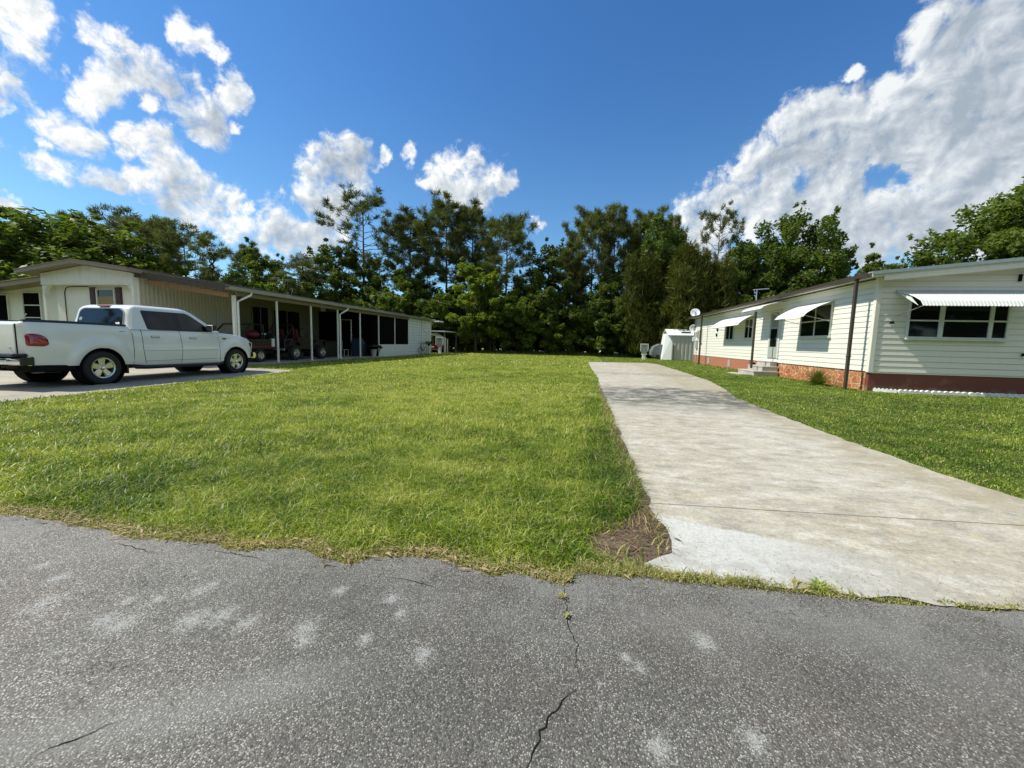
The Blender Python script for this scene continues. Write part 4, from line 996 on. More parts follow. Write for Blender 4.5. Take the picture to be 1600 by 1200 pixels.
# side windows, door
window_x(rh, HX-.016, 15.86, 17.86, 1.68, 2.86, 2, 2)
window_x(rh, HX-.016, 22.40, 23.45, 1.70, 2.74, 2, 1)
window_x(rh, HX-.016, 25.05, 26.30, 1.66, 2.56, 2, 1)
window_x(rh, HX-.016, 31.2, 31.9, 1.5, 2.5, 1, 1)
d = MB().box(HX-.02, HX-.055, 19.62, 20.46, .80, 2.84).build('door', M['greymetal'], rh, bevel=.005)
MB().box(HX-.056, HX-.064, 19.74, 20.34, 1.30, 2.10).build('door_pane', M['glass'], d); MB().box(HX-.056, HX-.062, 19.74, 20.34, 2.18, 2.72).build('door_screen', M['silver'], d)
MB().box(HX-.0555, HX-.10, 19.69, 19.72, 1.62, 1.74).build('handle', M['chrome'], d)
MB().box(HX-.016, HX-.06, 19.52, 19.615, .78, 2.92).box(HX-.016, HX-.06, 20.465, 20.56, .78, 2.92).box(HX-.016, HX-.06, 19.616, 20.464, 2.845, 2.92).build('door_frame', M['winframe'], rh)
def aw_side(ya, yb, zw, X1, zl, ins=0.0, curve=.10):
    def P(u, w_): 
        y = ya+ins*w_+(yb-ya-2*ins*w_)*u; x = HX-.03+(X1-HX+.03)*w_; z = zw+(zl-zw)*w_+curve*math.sin(w_*math.pi)*.6-(.06 if w_ > .99 else 0)
        return (x, y, z)
    return P
awning(rh, aw_side(15.80, 17.95, 2.92, 7.62, 2.42), 12)
awning(rh, aw_side(22.2, 26.6, 2.92, 7.75, 2.42), 24)
awning(rh, aw_side(19.15, 21.35, 3.22, 7.55, 2.98), 12)
ar = MB()
for ya, yb, z in ((15.84, 15.84, 2.32), (17.9, 17.9, 2.32), (22.25, 22.25, 2.35), (26.55, 26.55, 2.35)): ar.tube([(HX-.02, ya, z-.12), (7.66, yb, z+.10)], .011, 6)
for y in (19.3, 21.2): ar.tube([(HX-.02, y, 2.55), (7.62, y, 2.93)], .011, 6)
ar.build('awning_arm', M['steel'], rh)
# front window and long awning
window_y(rh, HY-.016, 9.42, 11.93, 1.62, 2.90, [(10.28, .12), (11.50, .10)], 2.14)
def aw_front(u, w_):
    x = 9.12+.10*w_+(12.34-.10*w_-(9.12+.10*w_))*u; y = HY-.03-.80*w_; z = 2.94-.36*w_+.06*math.sin(w_*math.pi)-(.09 if w_ > .99 else 0)
    return (x, y, z)
awning(rh, aw_front, 36)
MB().box(9.05, 12.4, HY-.02, HY-.07, 2.945, 3.02).build('awning_rail', M['drip'], rh)
MB().prism([(HY-.03, 2.94), (HY-.83, 2.50), (HY-.55, 2.76)], 'x', 9.10, 9.105).build('awning_side', M['awning'], rh)
MB().tube([(9.14, HY-.02, 2.26), (9.24, HY-.80, 2.50)], .011, 6).tube([(12.3, HY-.02, 2.26), (12.2, HY-.80, 2.50)], .011, 6).build('awning_arm', M['steel'], rh)
for x_, z_ in ((9.02, 2.06), (12.4, 1.2)): MB().box(x_-.03, x_+.03, HY-.02, HY-.10, z_-.03, z_+.05).tube([(x_, HY-.10, z_+.0), (x_, HY-.17, z_-.03)], .012, 6).build('wall_tap', M['dark'], rh)
MB().box(12.02, 12.08, HY-.02, HY-.06, 3.26, 3.46).build('wall_bracket', M['dark'], rh)
for y_, z_ in ((27.9, 2.33), (28.0, 2.0)): MB().lathe([(.0, -.06), (.09, -.06), (.10, -.02), (.10, .0)], (HX-.016, y_, z_), 'x', 14).build('wall_vent', M['dark'], rh)
MB().box(HX-.02, HX-.14, 32.2, 32.5, 1.1, 1.7).box(HX-.02, HX-.12, 32.15, 32.45, 1.9, 2.4).tube([(HX-.07, 32.35, 0), (HX-.07, 32.35, 1.1)], .025, 8).build('meter_box', M['greymetal'], rh, bevel=.01)
# roof antenna on the cream house
an = thing('roof_antenna', (9.2, 24.0, EZ+.2), 'thin white pole antenna with a cross bar on the cream house roof', 'antenna')
MB().tube([(9.2, 24.0, EZ+.2), (9.2, 24.0, EZ+1.0)], .025, 6).build('mast', M['steel'], an)
MB().tube([(9.0, 24.0, EZ+1.0), (9.8, 24.0, EZ+1.06)], .022, 6).tube([(9.2, 24, EZ+.75), (9.05, 24, EZ+.98)], .015, 6).build('arm', M['steel'], an)
# steps
st = thing('steps', (8.2, 20.2, 0), 'pale concrete steps with dark risers at the side door of the cream house', 'steps')
for i, (xa, ya, yb, z0, z1) in enumerate(((7.55, 19.3, 21.15, 0, .20), (7.92, 19.4, 21.0, .20, .42), (8.26, 19.5, 20.9, .42, .64))):
    MB().box(xa+.02, HX-.04, ya+.02, yb-.02, z0+.001, z1-.05).build('riser', M['stepconc'], st); MB().box(xa, HX-.035, ya, yb, z1-.05+.001, z1).build('tread', M['stepconc'], st, bevel=.008)
pv = MB().box(7.0, 7.52, 19.6, 20.9, 0, .03).build('paving_slab', M['stepconc'], bevel=.006); tag(pv, 'flat concrete slab on the grass before the side door steps', 'slab')
# scalloped edging blocks along the front
ex = [(8.92, 14.2, -.55), (9.55, 13.55, -.02)]; x = 9.22
pts = [(8.72, 13.72), (9.18, 13.42), (10.0, 13.40), (10.9, 13.38), (11.8, 13.36), (12.7, 13.34), (13.6, 13.32)]
elab = ['leftmost scalloped edging block, angled round the corner of the cream house', 'second scalloped edging block from the corner of the cream house', 'scalloped edging block under the left window pane', 'scalloped edging block under the wide window pane', 'scalloped edging block under the right window pane', 'scalloped edging block at the right edge of the view']
for i in range(6):
    (xa, ya), (xb, yb) = pts[i], pts[i+1]; L = math.hypot(xb-xa, yb-ya)-.02; a = math.atan2(yb-ya, xb-xa); m = MB(); k = 6
    poly = [(0, 0)]; 
    top = []
    for q in range(k):
        for r_ in range(5): tt = r_/4; top.append((L*(q+tt)/k, .075+.045*math.sin(tt*math.pi)))
    poly = [(0, 0), (L, 0)]+top[::-1]; m.prism(poly, 'y', -.04, .04)
    o = m.build('edging_block', M['edging'], bevel=.006); o.location = (xa, ya, 0); o.rotation_euler = (0, 0, a); tag(o, elab[i], 'garden edging', 'scalloped garden edging blocks')
# shrub
def shrub():
    rs = np.random.RandomState(3); n = 150; V, F, t = [], [], []
    for i in range(n):
        az = rs.uniform(0, 6.28); el = rs.uniform(.35, 1.45); L = rs.uniform(.35, .75); d = np.array([math.cos(az)*math.cos(el), math.sin(az)*math.cos(el), math.sin(el)])
        for k in range(16):
            f = .25+.75*k/15; p = d*L*f+np.array([0, 0, -.18*f*f*math.cos(el)]); s = np.cross(d, [0, 0, 1]); s /= np.linalg.norm(s); sg = 1 if k % 2 else -1
            tip = p+s*sg*.10*(1.2-f)+d*.05; q = len(V); V += [p, p+d*.018, tip, p-d*.012]; F.append((q, q+1, q+2, q+3)); t += [rs.rand()]*4
    r = thing('shrub', (0, 0, 0), 'spiky dark green fern like shrub against the orange stone skirt', 'shrub')
    npmesh('foliage', np.array(V), None, M['leafoak'], r, {'tint': np.array(t)}, np.array(F)); b = MB()
    for i in range(9): a = i*.7; b.tube([(0, 0, 0), (math.cos(a)*.1, math.sin(a)*.1, .3)], .012, 5)
    b.build('stem', M['barkoak'], r); r.location = (8.05, 15.3, 0); return r
shrub()
# two satellite dishes on one mast beside the house corner
ms = thing('satellite_mast', (8.5, 33.0, 0), 'grey pole stand carrying the two round satellite dishes', 'pole')
MB().tube([(8.5, 33.0, 0), (8.5, 33.0, 3.75)], .035, 8).tube([(8.7, 33.1, 0), (8.7, 33.1, 2.6)], .025, 8).build('pole', M['steel'], ms); MB().box(8.35, 8.65, 32.9, 32.98, 1.62, 1.95).build('junction_box', M['dish'], ms, bevel=.02)
def dish(loc, az, label, lnb2=False):
    r = thing('satellite_dish', (0, 0, 0), label, 'satellite dish', 'satellite dishes beside the cream house'); m = MB()
    R0 = .33; m.lathe([(R0*q/6, .10*(1-(q/6)**2)) for q in range(7)], (0, 0, 0), 'y', 24); o = m.build('reflector', M['dish'], r, smooth=True, angle=180); md = o.modifiers.new('s', 'SOLIDIFY'); md.thickness = .012
    MB().tube([(0, .05, -.30), (0, -.28, -.26), (0, -.42, -.05)], .014, 6).build('feed_arm', M['steel'], r)
    b = MB().box(-.05, .05, -.46, -.38, -.08, .02)
    if lnb2: b.box(-.20, -.08, -.44, -.38, -.02, .12)
    b.build('feed_horn', M['dark'] if not lnb2 else M['dish'], r, bevel=.01); MB().box(-.05, .05, .03, .14, -.12, .08).build('bracket', M['steel'], r)
    r.location = loc; r.rotation_euler = (R(-18), 0, az); return r
dish((8.42, 32.9, 3.80), R(-12), 'upper satellite dish on the pole, above the roof edge, with a second receiver', True)
dish((8.42, 32.9, 2.60), R(-6), 'lower satellite dish on the pole, beside the house corner')
# shed
sh = thing('shed', (8.4, 38, 0), 'small metal shed with white sloping front and grey ribbed side', 'shed')
pf = [(7.05, 0), (7.78, 0), (7.82, 2.15), (7.42, 2.52), (7.12, 2.25)]
bx = MB(); 
A, B = 7.78, 10.4
def rib(m, xa, xb, y, z0, z1, pitch=.16, dpt=.018):
    n = max(1, int((xb-xa)/pitch)); 
    for i in range(n):
        u0 = xa+(xb-xa)*i/n; w_ = (xb-xa)/n; m.add([(u0, y, z0), (u0+w_*.35, y, z0), (u0+w_*.5, y-dpt, z0), (u0+w_*.85, y-dpt, z0), (u0+w_, y, z0), (u0, y, z1), (u0+w_*.35, y, z1), (u0+w_*.5, y-dpt, z1), (u0+w_*.85, y-dpt, z1), (u0+w_, y, z1)], [(q, q+1, q+6, q+5) for q in range(4)])
    return m
rib(MB(), A, B, 37.0, .03, 1.85, .30).build('side_wall', M['shedgrey'], sh)
MB().box(A, B, 37.02, 39.6, 0, 1.86).build('wall_core', M['shedgrey'], sh)
MB().box(A-.02, B+.02, 36.99, 37.02, 1.86, 2.12).build('top_panel', M['shedgrey'], sh)
MB().prism([(37.03, 0), (39.6, 0), (39.6, 2.1), (38.3, 2.62), (37.03, 2.12)], 'x', A-.03, A-.001).build('front_wall', M['shedwhite'], sh)
MB().add([(7.0, 37.3, 0), (A-.04, 37.05, 0), (A-.04, 37.05, 2.14), (7.28, 37.3, 2.3), (7.0, 38.9, 0), (7.28, 38.9, 2.3), (A-.04, 38.95, 2.14), (A-.04, 38.95, 0)], [(0, 1, 2, 3), (0, 3, 5, 4), (3, 2, 6, 5), (7, 4, 5, 6)]).build('white_lean_panel', M['shedwhite'], sh)
MB().prism([(36.92, 2.11), (38.3, 2.64), (39.7, 2.10), (39.7, 2.18), (38.3, 2.73), (36.92, 2.19)], 'x', 7.35, B+.1).build('roof', M['shedwhite'], sh)
MB().box(8.55, 9.3, 37.3, 37.9, 2.37, 2.47).build('roof_patch', M['dark'], sh); MB().box(7.64, 7.68, 36.99, 37.03, 1.75, 2.0).build('vent', M['greymetal'], sh)
MB().box(7.82, 7.9, 36.9, 36.98, 0, 1.35).build('door_post', M['barkoak'], sh)
tg = thing('covered_trailer', (6.8, 38.2, 0), 'low grey tarp covered trailer left of the shed', 'trailer')
MB().prism([(6.2, .35), (6.45, .15), (7.25, .15), (7.3, 1.25), (6.9, 1.4), (6.4, 1.15), (6.2, .7)], 'y', 37.9, 39.2).build('cover', M['tarp'], tg, bevel=.05, seg=2); MB().lathe([(.0, -.06), (.2, -.06), (.22, 0), (.2, .06), (0, .06)], (6.75, 37.85, .22), 'y', 16).build('wheel', M['rubber'], tg)
tagp = thing('garden_chair', (5.75, 38.3, 0), 'folded white garden chair and frame beside the electric pedestal', 'chair')
MB().tube([(5.5, 38.3, 0), (5.65, 38.3, .5), (5.45, 38.4, .95)], .02, 6).tube([(5.9, 38.3, 0), (5.6, 38.3, .5)], .02, 6).tube([(5.5, 38.7, 0), (5.65, 38.7, .5), (5.45, 38.8, .95)], .02, 6).build('frame', M['white2'], tagp); MB().box(5.45, 5.9, 38.25, 38.75, .38, .43).build('seat', M['white2'], tagp)
# electric pedestals
def pedestal(x, y, label, w_=.62, h=1.33, zb=.62):
    r = thing('electric_pedestal', (x, y, 0), label, 'utility box', 'electric pedestals')
    MB().box(x-.13, x+.13, y-.08, y+.08, 0, zb).build('post', M['white'], r, bevel=.01)
    MB().prism([(x-w_/2, h), (x-w_/2, zb+.12), (x-.16, zb-.1), (x+.16, zb-.1), (x+w_/2, zb+.12), (x+w_/2, h)], 'y', y-.10, y+.10).build('cabinet', M['greymetal'], r, bevel=.015)
    f = MB(); a, b, c, d_ = x-w_/2-.02, x+w_/2+.02, zb+.05, h+.02
    f.box(a, b, y-.14, y-.101, h-.04, h+.03).box(a, a+.05, y-.14, y-.101, zb+.1, h-.041).box(b-.05, b, y-.14, y-.101, zb+.1, h-.041); f.build('rim', M['white'], r)
    MB().box(x-.19, x+.19, y-.125, y-.101, zb+.18, h-.10).build('panel', M['silver'], r, bevel=.006); MB().lathe([(.05, -.07), (.05, 0)], (x, y-.12, h-.22), 'y', 12).build('meter', M['dark'], r)
    return r
pedestal(5.28, 36.0, 'grey electric pedestal with white post left of the metal shed')
pedestal(-13.0, 35.6, 'grey electric pedestal right of the red cart', .72, 1.5, .7)

# ---------------------------------------------------------------- left-hand home
LX, LY = -16.5, 12.5; LL = -20.8; LRX = (LX+LL)/2
lh = thing('mobile_home', (LX, LY, 0), 'white mobile home with arched gable front, ribbed side wall and a long carport', 'house')
ez = 3.40
zr = lambda x: ez + (min(x-(LL-.55), (LX+.35)-x))*.135
# core walls
MB().prism([(LL+.2, 0), (LX-.22, 0), (LX-.22, ez), (LRX, ez+.3), (LL+.2, ez)], 'y', LY+.30, 35.0).build('front_panel_wall', M['white'], lh)
# arched surround: fascia panel plus pilasters with rounded inner corners
zc = 3.0
def arch(x0, x1, zt, y0, y1, r, w_):
    inner = [(x0+w_, 0)]; 
    for k in range(9): a = math.pi-(math.pi/2)*k/8; inner.append((x0+w_+r+math.cos(a)*r, zt-r+math.sin(a)*r))
    for k in range(9): a = math.pi/2-(math.pi/2)*k/8; inner.append((x1-w_-r+math.cos(a)*r, zt-r+math.sin(a)*r))
    inner.append((x1-w_, 0)); return inner
inn = arch(LL, LX, zc, 0, 0, .30, .11)
outer = [(LX, 0), (LX, ez+.02), (LRX, ez+.30), (LL, ez+.02), (LL, 0)]
MB().prism(inn+outer, 'y', LY, LY+.14).build('arched_surround', M['whiteold'], lh)
i2 = arch(LL+.5, LX-.02, zc-.02, 0, 0, .22, .12)
MB().prism([(LL-.005, zc+.02), (LX+.005, zc+.02), (LX+.005, ez+.03), (LRX, ez+.32), (LL-.005, ez+.03)], 'y', LY-.03, LY-.001).build('gable_panel', M['whiteold'], lh)
MB().tube([(LL+.02, LY-.035, zc+.015), (LX-.02, LY-.035, zc+.015)], .022, 6).build('trim_bead', M['white'], lh)
b = MB(); b.tube([(LL+.62, LY+.285, 0), (LL+.62, LY+.285, zc-.25), (LL+.70, LY+.285, zc-.08), (LL+.9, LY+.285, zc-.03), (-19.0, LY+.285, zc-.03)], .014, 6); b.build('panel_seam', M['dark'], lh)
# front window with shutters
wf = window_y(lh, LY+.30, -18.62, -17.74, 1.2, 2.90, [], None); wf.name = 'window'
MB().box(-18.57, -17.79, LY+.281, LY+.284, 1.3, 2.6).build('curtain', M['curtain'], wf); bpy.data.objects.remove([c for c in wf.children if c.name.startswith('pane')][0])
MB().box(-18.58, -17.78, LY+.2815, LY+.2835, 2.6, 2.86).build('pane', M['glass'], wf)
for xa, xb in ((-18.93, -18.66), (-17.70, -17.43)):
    s_ = MB().box(xa, xb, LY+.298, LY+.26, 1.15, 2.94)
    for k in range(22): s_.box(xa+.03, xb-.03, LY+.26, LY+.245, 1.2+k*.08, 1.25+k*.08)
    s_.build('shutter', M['maroon'], lh)
# gable roof front
y0 = LY-.42
m = MB(); rp = [(LL-.55, zr(LL-.55)), (LRX, ez+.36), (LX+.30, zr(LX+.30)+.02)]
m.prism([(LL-.60, ez-.02), (LRX, ez+.34), (LX+.30, ez+.02), (LX+.30, ez+.15), (LRX, ez+.47), (LL-.60, ez+.11)], 'y', y0, 35.0); m.build('roof', M['tanmetal'], lh)
MB().prism([(LL-.62, ez+.112), (LRX, ez+.472), (LX+.32, ez+.152), (LX+.32, ez+.17), (LRX, ez+.49), (LL-.62, ez+.13)], 'y', y0-.02, 35.0).build('roof_edge', M['tanmetal'], lh)
# ribbed side wall
m = MB(); ya, yb = LY+.14, 17.1; n = int((yb-ya)/.15); X = LX-.02
for i in range(n):
    u = ya+(yb-ya)*i/n; w_ = (yb-ya)/n; ps = [(0, 0), (.18, 0), (.30, .04), (.60, .04), (.84, 0), (1, 0)]
    vs = [(X+o, u+w_*f, z) for z in (.25, 3.45) for f, o in ps]; m.add(vs, [(q, q+1, q+7, q+6) for q in range(5)])
m.build('ribbed_wall', M['ribwall'], lh)
MB().box(LX-.25, LX-.03, LY+.15, 17.1, 0, 3.42).build('wall_core', M['ribwall'], lh)
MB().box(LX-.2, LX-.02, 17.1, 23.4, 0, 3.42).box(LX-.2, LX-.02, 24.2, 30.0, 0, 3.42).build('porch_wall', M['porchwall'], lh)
MB().box(LX-.05, LX+.01, LY-.0-.0+.14, LY+.2, 0, 3.4).build('corner_trim', M['white'], lh)
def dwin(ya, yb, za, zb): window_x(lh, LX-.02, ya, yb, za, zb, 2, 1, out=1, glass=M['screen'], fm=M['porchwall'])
dwin(17.9, 19.0, .9, 2.75); dwin(19.3, 21.4, 1.0, 2.70)
MB().box(LX-.01, LX+.02, 23.4, 24.2, 0, 2.8).build('porch_door', M['dark'], lh); MB().box(-15.9, -15.84, 24.5, 24.56, 0, 2.4).box(-15.9, -15.1, 24.5, 24.56, 2.4, 2.46).box(-15.16, -15.1, 24.5, 24.56, 0, 2.4).build('porch_door_frame', M['white'], lh)
# carport roof (slopes out), its beam, gutter and posts
OX = -13.30; PX = -13.55
def slab(p, th): 
    v = [(x, y, z) for x, y, z in p]+[(x, y, z+th) for x, y, z in p]; n = len(p); m = MB()
    m.add(v, [tuple(range(n))[::-1], tuple(range(n, 2*n))]+[(i, (i+1) % n, n+(i+1) % n, n+i) for i in range(n)]); return m
slab([(LX-.1, LY+.10, 3.34), (OX, 13.25, 2.93), (OX, 35.1, 2.93), (LX-.1, 35.1, 3.34)], .10).build('carport_roof', M['tanmetal'], lh)
slab([(LX-.1, LY+.05, 3.445), (OX+.02, 13.2, 3.035), (OX+.02, 35.15, 3.035), (LX-.1, 35.15, 3.445)], .03).build('carport_roof_sheet', M['brownmetal'], lh)
MB().beam((LX+.02, LY+.06, 3.40), (OX, 13.19, 3.00), .03, .22).build('front_fascia', M['brownmetal'], lh)
MB().beam((LX+.05, 13.0, 3.16), (PX-.0, 13.62, 2.76), .09, .17).build('wood_beam', M['woodfascia'], lh)
MB().box(PX-.05, PX+.05, 13.9, 30.0, 2.78, 2.93).build('eave_beam', M['tanmetal'], lh)
gm = MB(); gm.prism([(OX+.003, 2.94), (OX+.10, 2.95), (OX+.13, 3.06), (OX+.12, 3.06), (OX+.09, 2.96), (OX+.003, 2.955)], 'y', 13.3, 35.0); gm.build('gutter', M['silver'], lh)
MB().tube([(OX-.03, 13.3, 3.082), (OX-.03, 35.1, 3.082)], .016, 6).build('roof_trim_strip', M['steel'], lh)
rb = MB()
for yy in (16.6, 19.9, 22.3, 25.4, 28.5): rb.box(OX-.16, OX-.02, yy, yy+.14, 3.066, 3.12)
rb.build('roof_bracket', M['steel'], lh)
for i, yy in enumerate((13.85, 16.1, 18.4, 20.65, 22.95, 25.25, 27.6)):
    w_ = .055 if i in (0,) else .035
    za = .80 if i == 6 else 0
    MB().box(PX-w_, PX+w_, yy-w_, yy+w_, za, 2.79).build('post', M['white'], lh, bevel=.006)
def dsp(yy):
    b = MB(); b.tube([(OX+.06, yy+.55, 2.95), (OX+.06, yy+.50, 2.84), (OX-.02, yy+.18, 2.66), (PX+.08, yy+.10, 2.55), (PX+.08, yy+.10, .12), (PX+.2, yy+.0, .05)], .042, 8); b.build('downspout', M['white'], lh, smooth=True)
dsp(13.85); dsp(20.65)
sb = MB().box(-16.5, -13.42, 13.32, 25.2, -.05, .06).box(-16.5, -13.55, 25.2, 30, -.05, .05).build('carport_slab', M['concrete'], lh)
# screened porch
MB().box(PX-.03, PX+.03, 25.30, 29.92, 0, .80).build('knee_wall', M['whiteold'], lh); MB().box(PX-.045, PX+.045, 25.30, 29.92, .80, .85).build('sill_rail', M['white'], lh)
for a, b_ in ((25.29, 27.56), (27.64, 29.9)): MB().box(PX-.01, PX+.0, a, b_, .85, 2.78).build('screen_panel', M['screen'], lh)
MB().box(-16.4, PX-.04, 25.2, 25.24, .0, 2.8).build('screen_partition', M['screen'], lh); MB().box(-16.4, -14.9, 23.0, 23.04, .06, 2.85).build('inner_screen', M['screen'], lh)
# rear utility room with lap siding
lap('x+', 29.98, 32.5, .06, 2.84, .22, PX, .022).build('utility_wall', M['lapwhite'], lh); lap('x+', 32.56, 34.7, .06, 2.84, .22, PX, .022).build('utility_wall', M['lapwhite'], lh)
MB().box(-16.4, PX-.003, 30.0, 34.7, 0, 2.9).build('utility_core', M['whiteold'], lh)
for yy in (29.95, 32.53, 34.72): MB().box(PX-.03, PX+.035, yy-.03, yy+.03, 0, 2.86).build('corner_board', M['white'] if yy != 32.53 else M['greymetal'], lh)
MB().box(PX+.02, PX+.03, 32.7, 34.65, .05, .72).build('lower_panel', M['whiteold'], lh)
lv = MB()
for k, (a, b_, z) in enumerate(((32.9, 33.5, 2.0), (33.75, 34.35, 2.0), (33.7, 34.4, 1.65), (33.75, 34.3, 1.42), (32.85, 33.1, 1.65))): lv.box(PX+.02, PX+.09, a, b_, z, z+.05)
lv.build('louver_slat', M['white2'], lh)
MB().box(-13.6, -12.75, 34.75, 35.9, 2.90, 2.99).build('rear_canopy', M['white2'], lh)
MB().lathe([(0, -.06), (.06, -.05), (.07, .05), (0, .07)], (PX+.12, 33.4, 2.6), 'z', 10).build('porch_lamp', M['white2'], lh)
# left-side porch of the same home
MB().prism([(-27.0, 2.62), (-21.35, 3.20), (-21.35, 3.38), (-27.0, 2.80)], 'y', LY+.35, 24).build('side_roof', M['tanmetal'], lh); MB().prism([(-27.0, 2.80), (-21.35, 3.382), (-21.35, 3.41), (-27.0, 2.83)], 'y', LY+.3, 24).build('side_roof_sheet', M['woodfascia'], lh)
sw = 13.5
MB().box(-27, LL+.1, sw, sw+.2, 0, 3.15).build('side_wall', M['white'], lh)
wx = window_y(lh, sw, -23.55, -22.55, 1.2, 2.85, [], None, m=M['screen']); MB().box(-23.5, -22.6, sw-.03, sw-.05, 2.27, 2.31).box(-23.5, -22.6, sw-.03, sw-.05, 1.75, 1.79).build('sash_bar', M['winframe'], wx)
window_y(lh, sw, -26.6, -24.35, 1.4, 2.75, [], None, m=M['screen'])
def aw_l(u, w_): return (-26.7+2.55*u, sw-.03-.7*w_, 2.95-.22*w_-(.15 if w_ > .99 else 0))
awning(lh, aw_l, 14)
MB().tube([(-23.5, sw-.5, 1.3), (-22.6, sw-.5, 1.9)], .02, 6).build('stair_rail', M['white'], lh)
# neighbour's roof far left
nh = thing('neighbour_house', (-40, 26, 0), 'neighbouring house at the far left, only its grey roof showing', 'house')
MB().box(-52, -34, 24, 34, 0, 3.6).build('wall', M['white'], nh); MB().prism([(-53, 3.6), (-33.2, 3.6), (-42, 5.4)], 'y', 23.4, 34.6).build('roof', M['shingle'], nh)
MB().box(-45, -43, 23.96, 23.99, 1.2, 2.6).build('window', M['glass'], nh)
# ringed antenna above the roof
ra = thing('roof_antenna', (-14.8, 22, 3.3), 'dark pole with two rings and a crossed antenna above the long carport roof', 'antenna')
x_, z_ = onY(332, 438, 22); xt, zt = onY(330, 395, 22); ra.location = (x_, 22, 3.3)
MB().tube([(x_, 22, 3.3), (xt, 22, zt-.2)], .02, 6).build('mast', M['dark'], ra)
def ring(c, r, t_): return [(c[0]+math.cos(a)*r, c[1], c[2]+math.sin(a)*r) for a in [2*math.pi*k/20 for k in range(20)]]
for py in (408, 417):
    xr, zr_ = onY(331, py, 22); MB().tube(ring((xr, 22, zr_), .15, 0), .045, 8, close=True).build('ring', M['dark'], ra, smooth=True)
MB().tube([(xt-.45, 22, zt+.12), (xt+.45, 22, zt+.02)], .012, 5).tube([(xt-.1, 22, zt+.4), (xt+.15, 22, zt-.1)], .02, 5).tube([(xt-.3, 22, zt+.35), (xt+.2, 22, zt+.3)], .012, 5).build('antenna_rod', M['steel'], ra)
# ---------------------------------------------------------------- pickup truck (local: +y forward, right side +x)
def boolean_cut(o, cutters):
    for c in cutters:
        md = o.modifiers.new('c', 'BOOLEAN'); md.operation = 'DIFFERENCE'; md.object = c; md.solver = 'EXACT'
    bpy.context.view_layer.update(); dg = bpy.context.evaluated_depsgraph_get()
    me = bpy.data.meshes.new_from_object(o.evaluated_get(dg)); o.modifiers.clear(); o.data = me
    for c in cutters: bpy.data.objects.remove(c)
    return o
def interp(tab, v, k):
    if v <= tab[0][0]: return tab[0][k]
    for a, b in zip(tab, tab[1:]):
        if v <= b[0]: t = (v-a[0])/(b[0]-a[0]); t = t*t*(3-2*t) if k == 99 else t; return a[k]+(b[k]-a[k])*t
    return tab[-1][k]
#        y    halfw  zb   zt   crown
BODY = [(.02, .90, .60, 1.33, 0), (.06, .955, .54, 1.37, 0), (.14, .985, .50, 1.385, 0), (.6, 1.0, .47, 1.385, 0), (1.35, 1.0, .46, 1.375, 0), (1.96, .995, .44, 1.36, 0), (2.0, .995, .44, 1.30, 0), (2.3, .995, .40, 1.285, .02), (4.2, .99, .38, 1.275, .03), (4.55, .985, .38, 1.265, .03), (4.9, .98, .42, 1.235, .045), (5.3, .965, .46, 1.185, .05), (5.6, .93, .48, 1.10, .05), (5.75, .88, .50, 1.02, .04), (5.82, .80, .52, .92, .02)]
def halfw(y, z):
    """half width of the lower body at height z"""
    w_, zb, zt = interp(BODY, y, 1), interp(BODY, y, 2), interp(BODY, y, 3); f = (z-zb)/(zt-zb)
    pr = [(0, .955), (.08, .975), (.30, .995), (.45, 1.0), (.62, .992), (.85, .972), (.95, .955), (1, .925)]
    v = w_*interp(pr, max(0, min(1, f)), 1)
    for yc in (1.35, 5.02):    # flared wheel arches
        r = math.hypot(y-yc, (z-.40)); v += .045*max(0, 1-abs(r-.55)/.13)**.7 if z > .35 and r > .44 else 0
    return v
